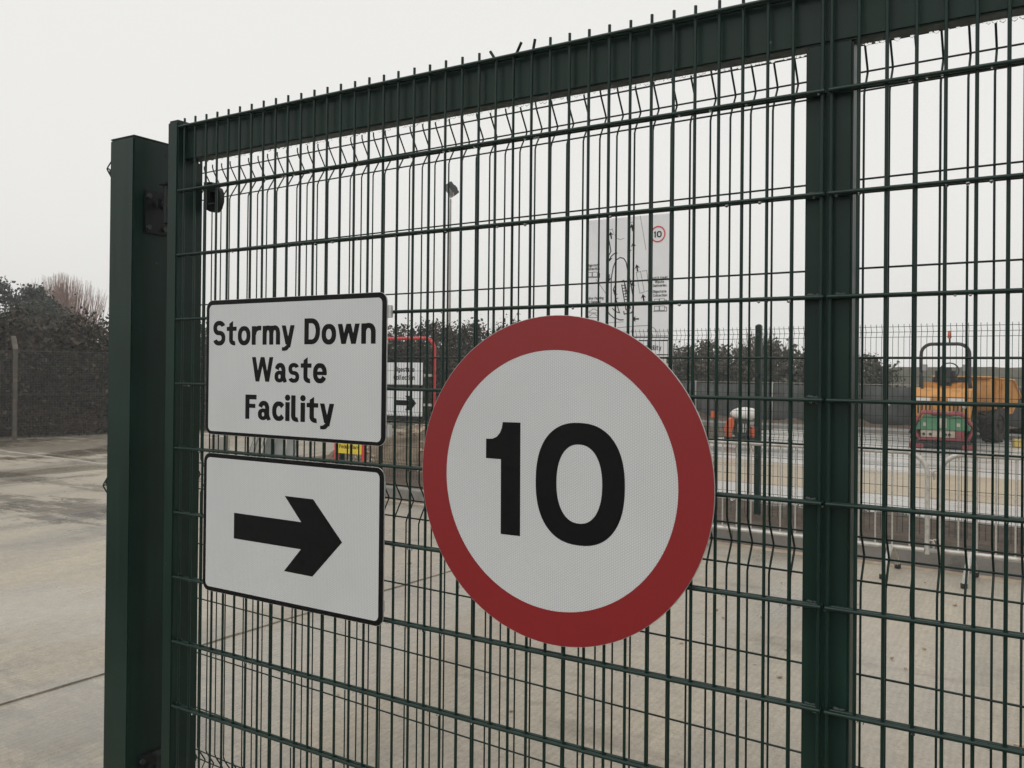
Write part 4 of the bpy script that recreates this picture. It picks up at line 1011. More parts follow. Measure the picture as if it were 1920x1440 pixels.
# ================================================================== SITE MAP BOARD
YB = 12.15
mp_ = thing('site_map_board', 'tall white site map board on white posts behind the round sign', 'sign', (-3.86, YB, 0))
sheet('board', [rrect(-4.69, 1.890, -3.028, 4.352, .03)], YB, .02, 'white_board', mp_)
for xx in (-4.45, -3.22):
    mb = MB(); mb.box(xx - .045, YB + .021, -.05, xx + .045, YB + .10, 4.2, .01); mb.build('post', 'white_plastic', mp_, True)
mb = MB(); mb.box(-3.32, YB - .012, 1.45, -3.02, YB + .0, 1.78, .004); mb.build('small_plate', 'white_plastic', mp_, True)
LINES = [('k', [[-4.262, 4.087], [-4.198, 3.77], [-4.267, 3.648], [-4.273, 3.543]], 2.2), ('k', [[-4.074, 3.731], [-4.136, 3.724], [-4.198, 3.675], [-4.22, 3.624]], 2.2), ('k', [[-4.185, 2.842], [-4.189, 3.285], [-4.15, 3.483], [-4.1, 3.606], [-4.021, 3.648], [-3.952, 3.629], [-3.906, 3.564], [-3.878, 3.437], [-3.82, 3.226], [-3.753, 2.87], [-3.756, 2.725], [-3.796, 2.664], [-3.931, 2.646], [-3.943, 2.699]], 2.2), ('k', [[-4.271, 2.739], [-4.217, 2.654], [-4.136, 2.588], [-4.01, 2.544], [-3.942, 2.546]], 2.2), ('k', [[-4.161, 2.757], [-4.103, 2.697], [-4.022, 2.67], [-4.081, 2.839], [-4.136, 3.083]], 2.0), ('k', [[-4.107, 3.176], [-4.146, 3.083], [-4.07, 2.849]], 2.0), ('k', [[-4.055, 3.212], [-3.942, 3.242], [-3.815, 2.747], [-3.898, 2.718]], 2.0), ('k', [[-3.986, 3.171], [-3.898, 2.718]], 2.0), ('k', [[-3.942, 3.242], [-3.9, 2.938]], 1.2), ('g', [[-4.128, 4.06], [-4.093, 3.995], [-4.024, 3.965], [-3.94, 3.984]], 0.8), ('g', [[-3.645, 4.356], [-3.529, 3.748]], 0.8), ('g', [[-3.709, 3.366], [-3.629, 3.383], [-3.555, 3.018], [-3.639, 3.001], [-3.709, 3.366]], 0.8), ('g', [[-3.602, 3.385], [-3.514, 3.393], [-3.467, 3.045], [-3.533, 3.027]], 0.8), ('g', [[-4.487, 3.288], [-4.236, 2.949]], 0.9), ('g', [[-4.274, 2.497], [-3.941, 2.511]], 0.7), ('g', [[-4.065, 2.408], [-3.682, 2.433], [-3.461, 2.439], [-3.362, 2.386], [-3.296, 2.303], [-3.291, 2.238]], 0.9), ('g', [[-4.272, 4.139], [-4.175, 4.165], [-4.151, 4.079]], 0.8), ('g', [[-3.856, 4.238], [-3.767, 4.262]], 0.8), ('k', [[-4.659, 2.241], [-3.113, 2.23]], 2.2), ('k', [[-4.658, 2.183], [-3.112, 2.173]], 2.2), ('k', [[-4.656, 1.926], [-3.11, 1.93]], 2.2), ('k', [[-3.977, 3.149], [-3.902, 3.159]], 1.6), ('k', [[-3.97, 3.099], [-3.894, 3.108]], 1.6), ('k', [[-3.963, 3.048], [-3.886, 3.058]], 1.6), ('k', [[-3.956, 2.998], [-3.878, 3.008]], 1.6), ('k', [[-3.949, 2.948], [-3.87, 2.957]], 1.6), ('k', [[-3.942, 2.897], [-3.862, 2.907]], 1.6), ('k', [[-3.935, 2.847], [-3.854, 2.857]], 1.6), ('k', [[-3.928, 2.797], [-3.846, 2.806]], 1.6), ('k', [[-4.136, 3.072], [-4.084, 3.078]], 1.6), ('k', [[-4.115, 2.998], [-4.065, 3.004]], 1.6), ('k', [[-4.095, 2.923], [-4.047, 2.93]], 1.6), ('k', [[-4.074, 2.849], [-4.029, 2.856]], 1.6), ('k', [[-4.664, 3.414], [-4.569, 3.414], [-4.568, 3.335], [-4.663, 3.339], [-4.664, 3.414]], 0.9), ('k', [[-4.557, 3.418], [-4.463, 3.413], [-4.462, 3.33], [-4.556, 3.334], [-4.557, 3.418]], 0.9), ('k', [[-4.455, 3.393], [-4.415, 3.385], [-4.415, 3.317], [-4.682, 3.325]], 1.1), ('k', [[-3.369, 2.888], [-3.282, 2.889], [-3.282, 2.813], [-3.369, 2.816], [-3.369, 2.888]], 0.9), ('k', [[-3.272, 2.893], [-3.185, 2.89], [-3.185, 2.81], [-3.271, 2.813], [-3.272, 2.893]], 0.9), ('k', [[-3.179, 2.871], [-3.142, 2.864], [-3.142, 2.799], [-3.386, 2.802]], 1.1), ('k', [[-3.368, 2.765], [-3.281, 2.767], [-3.281, 2.691], [-3.367, 2.693], [-3.368, 2.765]], 0.9), ('k', [[-3.27, 2.77], [-3.184, 2.768], [-3.183, 2.688], [-3.27, 2.691], [-3.27, 2.77]], 0.9), ('k', [[-3.178, 2.749], [-3.141, 2.742], [-3.14, 2.677], [-3.385, 2.68]], 1.1), ('k', [[-4.623, 2.711], [-4.581, 2.72], [-4.553, 2.752], [-4.494, 2.75], [-4.463, 2.719], [-4.434, 2.702], [-4.439, 2.68], [-4.623, 2.685], [-4.623, 2.711]], 0.9), ('k', [[-4.632, 2.626], [-4.589, 2.635], [-4.561, 2.667], [-4.502, 2.665], [-4.471, 2.634], [-4.443, 2.617], [-4.447, 2.596], [-4.632, 2.6], [-4.632, 2.626]], 0.9)]
ARROWS = [([-4.189, 3.991], [-4.214, 4.12]), ([-3.779, 4.097], [-3.807, 4.224]), ([-3.762, 3.774], [-3.774, 3.899]), ([-3.682, 3.385], [-3.706, 3.511]), ([-3.56, 2.864], [-3.583, 2.988]), ([-4.229, 3.361], [-4.235, 3.228]), ([-3.65, 2.556], [-3.784, 2.555]), ([-3.84, 3.737], [-3.879, 3.792]), ([-4.216, 3.645], [-4.227, 3.589]), ([-3.774, 3.141], [-3.783, 3.203])]
strokes('route_lines', [(p, .0085 * w) for c, p, w in LINES if c == 'k'], YB - .001, .0005, 'black_vinyl', mp_)
strokes('thin_lines', [(p, .011 * w) for c, p, w in LINES if c == 'g'], YB - .0025, .0005, 'grey_print', mp_)
outs = []
for a, b in ARROWS:
    a, b = Vector(a), Vector(b)
    d = (b - a).normalized(); n_ = Vector((-d.y, d.x)); h = b - d * .055
    outs.append([tuple(q) for q in (a + n_ * .012, h + n_ * .012, h + n_ * .05 - d * .02, b, h - n_ * .05 - d * .02, h - n_ * .012, a - n_ * .012)])
sheet('route_arrows', outs, YB - .0045, .0005, 'black_vinyl', mp_)
for t, x, z in (('Digestate', -4.672, 3.518), ('Collection', -4.679, 3.454), ('Visitor Parking', -4.690, 2.923), ('& General', -4.646, 2.857),
                ('Food & Liquid', -3.453, 3.234), ('Waste', -3.363, 3.164), ('Deliveries', -3.402, 3.100), ('Digestate', -3.401, 2.998), ('Collection', -3.400, 2.930)):
    lettering(t, x + .006, z, .046, YB - .0052, 'black_vinyl', mp_, 'M', sx=1.0 if len(t) > 10 else 1.06)
lettering('Stormy Down Waste Facility', -3.235, 2.011, .080, YB - .0052, 'black_vinyl', mp_, 'M', anchor='r')
sheet('red_ring', [ellipse(-3.313, 4.010, .137, .142), ellipse(-3.313, 4.010, .115, .119)], YB - .0052, .0005, 'red_tube', mp_)
sheet('number', [[(-3.372, 3.955), (-3.352, 3.955), (-3.352, 4.062), (-3.366, 4.062), (-3.385, 4.044), (-3.385, 4.028), (-3.372, 4.032)],
                 ellipse(-3.288, 4.008, .045, .055, 2.3, 40), ellipse(-3.288, 4.008, .024, .035, 2.3, 40)], YB - .0058, .0005, 'black_vinyl', mp_)
adopt(mp_)

# ================================================================== FLOODLIGHT
fl = thing('floodlight', 'tall grey pole with a single floodlight head above the hedge', 'floodlight', (-15.3, 22.7, 0))
MB().tube([(0, 0, -.1), (0, 0, 2.0), (0, 0, 7.6)], [.075, .062, .036], 12).build('pole', 'galv_pole', fl, True)
for k in range(5):
    MB().tube([(0, 0, 1.75 + .17 * k), (0, 0, 1.765 + .17 * k)], .074, 12).build('strap', 'black_steel', fl, True)
R_fl = Matrix.Rotation(math.radians(-38), 4, 'Z') @ Matrix.Rotation(math.radians(40), 4, 'X')
def rot_build(mb, name, mat, parent, Mx, smooth=True):
    o = mb.build(name, mat, parent, smooth)
    o.data.transform(Mx)
    return o
Tm = Matrix.Translation((.05, 0, 7.95)) @ R_fl
mb = MB(); mb.box(-.26, -.12, -.24, .26, .08, .24, .02); rot_build(mb, 'lamp_head', 'dark_engine', fl, Tm)
mb = MB(); mb.box(-.23, -.132, -.21, .23, -.121, .21, .004); rot_build(mb, 'lamp_glass', 'glass_face', fl, Tm)
mb = MB(); mb.box(-.10, .081, -.13, .10, .17, .06, .02); rot_build(mb, 'ballast_box', 'dark_engine', fl, Tm)
Mz = Matrix.Rotation(math.radians(-38), 4, 'Z')
mb = MB(); mb.tube([(-.235, 0, .34), (-.235, 0, .05), (.235, 0, .05), (.235, 0, .34)], .014, 6)
rot_build(mb, 'bracket', 'galv_pole', fl, Matrix.Translation((.05, 0, 7.62)) @ Mz)

# ================================================================== DUMPER
HD = -math.radians(3)                                      # heading: skip end turned to the right
dm = thing('site_dumper', 'orange site dumper with black roll hoop and front skip', 'dumper', (.60, 19.20, .15), HD)
FRONT = Matrix.Translation((.05, .15, 0)) @ Matrix.Rotation(math.radians(-20), 4, 'Z') @ Matrix.Translation((0, -.10, 0))
def P_(mb, name, mat, parent=dm, smooth=True):
    return mb.build(name, mat, parent, smooth)
# engine hood (rear = -y)
hood = MB().prism([(-.95, .52), (-.95, 1.02), (-.80, 1.16), (-.28, 1.20), (-.28, .52)], (-.56, 0, 0), (0, 1, 0), (0, 0, 1), (1.12, 0, 0))
hd = P_(hood, 'hood', 'orange')
for s_ in (-1, 1):
    for k in range(4):
        mb = MB(); mb.box(s_ * .30 - .14 + .075 * k, -.956, .66, s_ * .30 - .105 + .075 * k, -.949, .86)
        P_(mb, 'vent_slot', 'dark_engine', hd)
    mb = MB(); mb.box(s_ * .32 - .17, -.955, .92, s_ * .32 + .13, -.9495, .99); P_(mb, 'decal_plate', 'white_plastic', hd)
mb = MB(); mb.box(-.50, -1.05, .36, .50, .25, .518, .02); P_(mb, 'chassis', 'dark_engine')
mb = MB(); mb.box(-.46, -.28, .53, .46, .40, .78, .02); P_(mb, 'footwell', 'orange')
mb = MB(); mb.box(-.48, -.279, .79, .48, .16, 1.31, .03); P_(mb, 'seat_base', 'orange')
mb = MB(); mb.box(-.26, -.30, 1.312, .26, .12, 1.40, .04); sq = P_(mb, 'seat', 'seat')
mb = MB(); mb.box(-.20, -.36, 1.24, .20, -.20, 1.64, .075); P_(mb, 'backrest', 'seat')
MB().tube([(0, .42, .75), (0, .34, 1.50)], .03, 8).build('steering_column', 'dark_engine', dm, True)
ring = [(.19 * math.cos(a), .32 + .05 * math.sin(a), 1.56 + .18 * math.sin(a)) for a in [2 * math.pi * k / 20 for k in range(20)]]
MB().tube(ring, .016, 6, closed=True).build('steering_wheel', 'seat', dm, True)
mb = MB(); mb.box(-.34, .36, .80, .34, .44, 1.42, .02); P_(mb, 'dash_panel', 'dark_engine')
# roll hoop
hp = [(-.47, -.34, .55), (-.47, -.34, 1.86)]
for k in range(1, 7):
    a = math.pi - k * math.pi / 12
    hp.append((-.47 + .22 + .22 * math.cos(a), -.34, 1.92 + .22 * math.sin(a)))
for k in range(0, 7):
    a = math.pi / 2 - k * math.pi / 12
    hp.append((.47 - .22 + .22 * math.cos(a), -.34, 1.92 + .22 * math.sin(a)))
hp += [(.47, -.34, 1.35), (.60, -.34, .60)]
MB().tube(hp, .037, 10).build('roll_hoop', 'seat', dm, True)
MB().tube([(.085, -.34, 2.17), (.085, -.34, 2.26)], .014, 6).build('beacon_stalk', 'dark_engine', dm, True)
mb = MB().tube([(.085, -.34, 2.262), (.085, -.34, 2.30), (.085, -.34, 2.40), (.085, -.34, 2.425)], [.042, .04, .034, .016], 12)
mb.build('beacon', 'beacon', dm, True)
def PF(mb, name, mat):
    o = P_(mb, name, mat)
    o.data.transform(FRONT)
    return o
for s_ in (-1, 1):                                          # mirrors and tail lamps
    MB().tube([(s_ * .47, -.34, 1.50), (s_ * .40, -.36, 1.60)], .009, 5).build('mirror_arm', 'dark_engine', dm, True)
    mb = MB(); mb.box(s_ * .385 - .05, -.39, 1.56, s_ * .385 + .05, -.365, 1.70, .008); P_(mb, 'mirror', 'glass_face')
    mb = MB(); mb.box(s_ * .49 - .04, -.962, .56, s_ * .49 + .04, -.949, .62, .003); P_(mb, 'tail_lamp', 'red_tube')
mb = MB().tube([(-.40, -.62, 1.16), (-.40, -.62, 1.42), (-.44, -.66, 1.50)], .026, 8); P_(mb, 'exhaust', 'dark_engine')
# skip
sk = MB()
o1 = [(.52, 1.42), (1.62, 1.36), (1.95, .98), (1.60, .62), (.72, .58)]
sk.prism(o1, (-.62, 0, 0), (0, 1, 0), (0, 0, 1), (1.24, 0, 0))
PF(sk, 'skip', 'orange')
mb = MB().tube([(-.63, .50, 1.43), (-.63, 1.63, 1.37), (-.63, 1.97, .98), (.63, 1.97, .98), (.63, 1.63, 1.37), (.63, .50, 1.43), (-.63, .50, 1.43)], .03, 6)
PF(mb, 'skip_rim', 'orange')
for s_ in (-1, 1):
    for k in range(3):
        mb = MB(); mb.box(s_ * .635 - .015, .78 + .27 * k, .62, s_ * .635 + .015, .83 + .27 * k, 1.36, .006); PF(mb, 'skip_rib', 'orange')
mb = MB(); mb.box(-.40, .45, .40, .40, 1.45, .56, .02); PF(mb, 'front_frame', 'dark_engine')
# wheels
def wheel_mesh():
    prof = [(-.16, .20), (-.17, .30), (-.14, .37), (.14, .37), (.17, .30), (.16, .20)]
    n = 28
    mb = MB(); vs = []; fs = []
    for k in range(n):
        a = 2 * math.pi * k / n
        for (x, r) in prof:
            vs.append((x, r * math.cos(a), r * math.sin(a)))
    m_ = len(prof)
    for k in range(n):
        k2 = (k + 1) % n
        for i in range(m_):
            i2 = (i + 1) % m_
            fs.append((k * m_ + i, k * m_ + i2, k2 * m_ + i2, k2 * m_ + i))
    mb.add(vs, fs)
    for k in range(16):                                     # chevron lugs
        for s_ in (-1, 1):
            a = 2 * math.pi * (k + .5 * (s_ > 0)) / 16
            a2 = a + .20
            c, s = math.cos, math.sin
            q = []
            for rr in (.362, .402):
                q += [(s_ * .165, rr * c(a - .05), rr * s(a - .05)), (s_ * .165, rr * c(a + .05), rr * s(a + .05)),
                      (s_ * .01, rr * c(a2 + .05), rr * s(a2 + .05)), (s_ * .01, rr * c(a2 - .05), rr * s(a2 - .05))]
            mb.add(q, [(0, 1, 2, 3), (4, 5, 6, 7), (0, 1, 5, 4), (1, 2, 6, 5), (2, 3, 7, 6), (3, 0, 4, 7)])
    return mb.mesh('tyre')
me_t = wheel_mesh(); me_t.materials.append(M['rubber'])
rim = MB()
rim.tube([(-.12, 0, 0), (.12, 0, 0)], .205, 20)
rim.tube([(-.15, 0, 0), (.15, 0, 0)], .07, 12)
me_r = rim.mesh('rim', True, 40); me_r.materials.append(M['rubber'])
for x, y, fr in ((-.44, -.50, 0), (.44, -.50, 0), (-.52, .92, 1), (.52, .92, 1)):
    if True:
        w = bpy.data.objects.new('wheel', me_t); COL.objects.link(w); w.parent = dm; w.location = (x, y, .402)
        if fr:
            w.location = FRONT @ Vector((x, y, .402)); w.rotation_euler = (0, 0, math.radians(-20))
        r_ = bpy.data.objects.new('rim', me_r); COL.objects.link(r_); r_.parent = w
for s_ in (-1, 1):
    mb = MB(); mb.box(s_ * .47 - .13, -.92, .84, s_ * .47 + .13, -.18, .87, .006); P_(mb, 'mudguard', 'dark_engine')

# ================================================================== GENERATOR
gn = thing('generator', 'green hooded generator in a red tube frame, in front of the dumper', 'generator', (.66, 17.55, .15), math.radians(4))
hexo = [(-.56, .42), (-.37, .72), (.34, .70), (.56, .44), (.46, .20), (-.42, .20)]
for y in (-.30, .30):
    MB().tube([(x, y, z) for x, z in hexo], .036, 8, closed=True).build('tube_frame', 'dull_red', gn, True)
for x, z in hexo[:4]:
    MB().tube([(x, -.26, z), (x, .26, z)], .026, 8).build('cross_tube', 'dull_red', gn, True)
MB().prism([(-.50, .40), (-.35, .66), (.32, .65), (.50, .42), (.48, .38), (-.48, .38)], (0, -.27, 0), (1, 0, 0), (0, 0, 1), (0, .54, 0)).build('green_hood', 'hood_green', gn)
mb = MB(); mb.box(-.22, -.2, .651, .18, .2, .735, .02); mb.build('hood_top', 'hood_green', gn, True)
for x in (-.32, .28):
    mb = MB(); mb.box(x - .03, -.276, .45, x + .03, -.2705, .52); mb.build('sticker', 'cream', gn)
mb = MB(); mb.box(-.07, -.276, .42, .07, -.2705, .62); mb.build('vent_panel', 'cream', gn)
mb = MB(); mb.box(-.40, -.25, .16, .36, .25, .375, .015); mb.build('engine_panel', 'cream', gn, True)
mb = MB(); mb.box(.22, -.262, .24, .38, -.2515, .37, .003); mb.build('control_box', 'dull_red', gn, True)
for x in (-.34, -.22, .05, .12):
    mb = MB().tube([(x, -.262, .29), (x, -.248, .29)], .028, 10); mb.build('socket', 'dark_engine', gn)
mb = MB(); mb.box(-.50, -.30, .03, .50, .30, .155, .015); mb.build('skid_base', 'dark_engine', gn, True)
for x in (-.47, .47):
    mb = MB(); mb.box(x - .13, -.34, .0, x + .13, .34, .10, .012); mb.build('skid_foot', 'dull_red', gn, True)
    
yb = thing('chock_block', 'small faded yellow block on the wet ground by the dumper wheels', 'block', (2.02, 18.75, .15), .2)
mb = MB(); mb.box(-.16, -.1, 0, .16, .1, .17, .012); mb.build('block_body', 'yellow_block', yb, True)
mb = MB().tube([(-.06, 0, .168), (-.06, 0, .215), (.06, 0, .215), (.06, 0, .168)], .011, 6); mb.build('handle', 'dark_engine', yb, True)

# ================================================================== ORANGE MACHINE
om = thing('road_saw', 'small orange engine machine with a white tank on top', 'machine', (-3.04, 16.11, .15), math.radians(28))
mb = MB().prism([(-.26, .10), (-.31, .30), (-.25, .50), (-.16, .54), (-.13, .40), (-.19, .22), (-.17, .10)], (0, -.10, 0), (1, 0, 0), (0, 0, 1), (0, .20, 0)); mb.build('blade_guard', 'orange_red', om)
mb = MB(); mb.ball((.10, 0, .62), .25, 2, (1.25, .75, .56)); mb.build('water_tank', 'white_plastic', om, True)
mb = MB(); mb.box(-.05, -.06, .70, .03, .06, .735, .01); mb.build('tank_cap', 'orange_red', om, True)
mb = MB(); mb.box(-.11, -.18, .14, .16, .18, .50, .03); eng = mb.build('engine', 'dark_engine', om, True)
for k in range(4):
    mb = MB(); mb.box(-.08 + .05 * k, -.19, .24, -.055 + .05 * k, -.181, .42); mb.build('cooling_fin', 'galv', eng)
mb = MB(); mb.box(.18, -.14, .12, .33, .14, .35, .05); mb.build('rear_box', 'orange_red', om, True)
mb = MB(); mb.box(-.30, -.17, .07, .34, .17, .13, .01); mb.build('base_frame', 'dark_engine', om, True)
for x in (-.18, .24):
    for y in (-.19, .19):
        MB().tube([(x, y - .02, .07), (x, y + .02, .07)], .07, 14).build('wheel', 'rubber', om, True)
for y in (-.14, .14):
    MB().tube([(.32, y, .36), (.50, y, .72), (.60, y, .75)], .013, 6).build('handlebar', 'dark_engine', om, True)
lm = thing('marker_lamp', 'small red marker on a short stake left of the orange machine', 'marker', (-3.55, 16.0, .15))
MB().tube([(0, 0, 0), (0, 0, .52)], .018, 6).build('stake', 'twig', lm, True)
mb = MB(); mb.box(-.075, -.03, .52, .075, .03, .66, .015); mb.build('marker_head', 'orange_red', lm, True)

# ================================================================== RUBBLE HEAP
rh = thing('rubble_heap', 'heap of earth and broken stone left of the round sign', 'heap', (-5.6, 10.4, 0))
vs = []; fs = []
nx_, ny_ = 60, 44
for j in range(ny_ + 1):
    for i in range(nx_ + 1):
        x, y = -3.2 + 6.4 * i / nx_, -2.2 + 4.4 * j / ny_
        rr2 = (x / 3.1) ** 2 + (y / 2.1) ** 2
        z = max(0, 1 - rr2) ** .8 * (.78 + .12 * x / 3) + .12 * nz(x + 5, y, 1.4) * (rr2 < 1)
        vs.append((x, y, max(-.02, z) + .06))
for j in range(ny_):
    for i in range(nx_):
        k = j * (nx_ + 1) + i
        fs.append((k, k + 1, k + nx_ + 2, k + nx_ + 1))
heap = MB().add(vs, fs).build('earth', 'rubble', rh, True, 70)
me_rocks = []
for k in range(6):
    mb = MB(); mb.ball((0, 0, 0), .1, 1, (1.35, 1, .62), .42)
    me = mb.mesh('stone'); me.materials.append(M['rock']); me_rocks.append(me)
for k in range(260):
    x, y = random.uniform(-2.6, 2.6), random.uniform(-1.9, 1.2)
    i, j = int((x + 3.2) / 6.4 * nx_), int((y + 2.2) / 4.4 * ny_)
    z = vs[j * (nx_ + 1) + i][2]
    o = link('stone', me_rocks[k % 6], None, rh, (x, y, z + .02))
    s_ = random.uniform(.2, .75) if random.random() < .9 else random.uniform(.8, 1.3)
    o.scale = (s_, s_, s_); o.rotation_euler = (random.uniform(-.6, .6), random.uniform(-.6, .6), random.uniform(0, 6))

# ================================================================== BOUNDARY FENCE ON THE LEFT
LF0, LF1 = Vector((-19.1, 1.1, 0)), Vector((-14.6, 16.1, 0))
lf = thing('boundary_fence', 'grey wire boundary fence with cranked concrete posts at the far left', 'fence', LF0, math.atan2(LF1.y - LF0.y, LF1.x - LF0.x))
ln = (LF1 - LF0).length
post_x = [ln * k / 5 + .06 for k in range(6)]
d0 = (Vector((-16.98, 8.64, 0)) - LF0).length
post_x = [d0 + 3.05 * k for k in range(-2, 3)]
for x in post_x:
    sec = .036
    mb = MB()
    mb.prism([(-sec, -sec), (sec, -sec), (sec, sec), (-sec, sec)], (x, 0, -.2), (1, 0, 0), (0, 1, 0), (0, 0, 2.18))
    mb.build('concrete_post', 'concrete_post', lf)
    mb = MB()
    mb.prism([(-.045, -.045), (.045, -.045), (.045, .045), (-.045, .045)], (x, 0, 1.985), (1, 0, 0), (0, 1, 0), (0, .22, .30))
    mb.build('cranked_arm', 'concrete_post', lf)
mb = MB()
def strand(a, b, r):
    mb.tube([a, b], r, 3, cap=False)
for i in range(int(ln / .055)):
    strand((.055 * i, -.09, .02), (.055 * i, -.09, 1.95), .0024)
for j in range(36):
    strand((0, -.09, .03 + .055 * j), (ln, -.09, .03 + .055 * j), .0024)
tag(mb.build('wire_netting', 'fence_grey', lf), kind='stuff')
for z in (.05, 1.0, 1.95):
    MB().tube([(0, -.095, z), (ln, -.095, z)], .0035, 5).build('line_wire', 'fence_grey', lf, True)

# screened low fence behind the works road
sf = thing('screen_fence', 'dark netted low fence running behind the works road', 'fence', yd(-13, 23.6))
sf.rotation_euler = (0, 0, TH)
for k in range(12):
    x = 2.4 * k
    MB().tube([(x, 0, -.1), (x, 0, 1.36)], .022, 6).build('post', 'pipe', sf, True)
    if k < 11:
        n = 12
        vs = []; fs = []
        for i in range(n + 1):
            u = i / n
            sag = -.05 * math.sin(math.pi * u)
            for z in (.08, .5, .9, 1.30 + sag * .6):
                vs.append((x + .03 + u * 2.34, -.03 + .03 * math.sin(9 * u + k + z * 2), z))
        for i in range(n):
            for q in range(3):
                a = i * 4 + q
                fs.append((a, a + 4, a + 5, a + 1))
        nt_ = MB().add(vs, fs).build('netting', 'netting', sf, True, 80)
        so = nt_.modifiers.new('thickness', 'SOLIDIFY'); so.thickness = .004
MB().tube([(0, -.03, 1.335), (26.4, -.03, 1.335)], .006, 5).build('top_line', 'pipe', sf, True)

# ================================================================== HEDGES AND TREES
def leaf_cloud(pts, size, mat, name, parent, kind='stuff', aspect=.7):
    pts = np.asarray(pts)
    n = len(pts)
    a = rng.normal(size=(n, 3)); a /= np.linalg.norm(a, axis=1, keepdims=True)
    b = rng.normal(size=(n, 3)); b -= a * (a * b).sum(1, keepdims=True); b /= np.linalg.norm(b, axis=1, keepdims=True)
    s = (size * rng.uniform(.55, 1.35, size=(n, 1)))
    v = np.empty((n, 4, 3))
    v[:, 0] = pts - a * s; v[:, 1] = pts + b * s * aspect; v[:, 2] = pts + a * s; v[:, 3] = pts - b * s * aspect
    me = bpy.data.meshes.new(name)
    me.vertices.add(n * 4); me.vertices.foreach_set('co', v.reshape(-1))
    me.loops.add(n * 4); me.loops.foreach_set('vertex_index', np.arange(n * 4, dtype=np.int32))
    me.polygons.add(n); me.polygons.foreach_set('loop_start', np.arange(0, n * 4, 4, dtype=np.int32))
    me.polygons.foreach_set('loop_total', np.full(n, 4, dtype=np.int32))
    me.update(calc_edges=True)
    return tag(link(name, me, mat, parent), kind=kind)

def hedge(name, label, line, heights, width, leaves, mat, size, twigs, base=0.0, core=.62):
    root = thing(name, label, 'hedge', (line[0][0], line[0][1], 0))
    seg = [Vector((x, y, 0)) for x, y in line]
    ln_ = [(seg[i + 1] - seg[i]).length for i in range(len(seg) - 1)]
    tot = sum(ln_)
    def along(t):
        s_ = t * tot
        for i, l_ in enumerate(ln_):
            if s_ <= l_ or i == len(ln_) - 1:
                d = (seg[i + 1] - seg[i]).normalized()
                return seg[i] + d * s_, Vector((-d.y, d.x, 0)), heights[i] + (heights[i + 1] - heights[i]) * min(1, s_ / l_)
            s_ -= l_
    def hgt(t, p, h):
        return h * (1 + .10 * nz(p.x, p.y, .9, 3)) + .16 * nz(p.x * 1.0, p.y, 2.6, 2)
    pts = []
    clumps = []
    nc = int(leaves / 45)
    for k in range(nc):
        t = random.random()
        p, nrm, h = along(t)
        H = hgt(t, p, h)
        ang = random.uniform(0, math.pi)
        rad = random.uniform(.72, 1.05)
        cz = base + max(.1, H * math.sin(ang) * rad) if random.random() < .6 else base + random.uniform(.1, H * .98)
        w_ = width * .5 * math.sqrt(max(.05, 1 - ((cz - base) / (H * 1.12)) ** 2))
        side = -1 if random.random() < .72 else 1
        cc = p + nrm * (side * w_ * random.uniform(.75, 1.08))
        sg = random.uniform(.10, .28)
        q = rng.normal(size=(45, 3)) * np.array([sg, sg, sg * .75]) + np.array([cc.x, cc.y, cz])
        pts.append(q)
    pts = np.vstack(pts)
    pts = pts[pts[:, 2] > base + .02]
    leaf_cloud(pts, size, mat, 'foliage', root)
    low = []
    for k in range(int(tot * 26)):                          # dead bracken and grass at the foot
        p, nrm, h = along(random.random())
        cc = p - nrm * (width * .5 * random.uniform(.85, 1.15))
        low.append(rng.normal(size=(30, 3)) * np.array([.16, .16, .14]) + np.array([cc.x, cc.y, base + random.uniform(.05, .75) ** 1.3]))
    low = np.vstack(low)
    leaf_cloud(low[low[:, 2] > base], size * .8, 'bracken', 'undergrowth', root, aspect=.3)
    vs = []; fs = []
    n = int(tot / .35); m_ = 9
    for i in range(n + 1):
        t = i / n
        p, nrm, h = along(t)
        H = hgt(t, p, h) * .86
        for k in range(m_ + 1):
            a = math.pi * k / m_
            q = p + nrm * (math.cos(a) * width * .5 * core) + Vector((0, 0, base - .1 + H * math.sin(a) ** .6))
            q += Vector((nz(q.x, q.z, 2.1), nz(q.y, q.z, 2.3), nz(q.x, q.y, 2.5))) * .14
            vs.append(q)
    for i in range(n):
        for k in range(m_):
            a = i * (m_ + 1) + k
            fs.append((a, a + 1, a + m_ + 2, a + m_ + 1))
    MB().add(vs, fs).build('blocking_core', 'bark', root)  # solid dark core added inside the leaves to block light and view
    tw = MB(); sprigs = []
    for k in range(twigs):
        t = random.random()
        p, nrm, h = along(t)
        H = hgt(t, p, h)
        p = p + nrm * random.uniform(-.4, .4) * width * .5 + Vector((0, 0, base + H * random.uniform(.75, .96)))
        d = Vector((random.uniform(-.6, .6), random.uniform(-.6, .6), random.uniform(.5, 1.0))).normalized()
        l_ = random.uniform(.25, .75)
        bend = Vector((random.uniform(-.4, .4), random.uniform(-.4, .4), random.uniform(-.5, .1)))
        e = p + d * l_ + bend * l_ * .5
        tw.tube([p, p + d * l_ * .5, e], [.008, .006, .003], 3, cap=False)
        if random.random() < .45:
            m2 = p + d * l_ * .5
            u = rng.random((9, 1))
            sprigs.append(np.array(m2) * (1 - u) + np.array(e) * u + rng.normal(size=(9, 3)) * .045)
    tag(tw.build('twigs', 'twig', root), kind='stuff')
    leaf_cloud(np.vstack(sprigs), size * .95, mat, 'sprigs', root)
    return adopt(root)

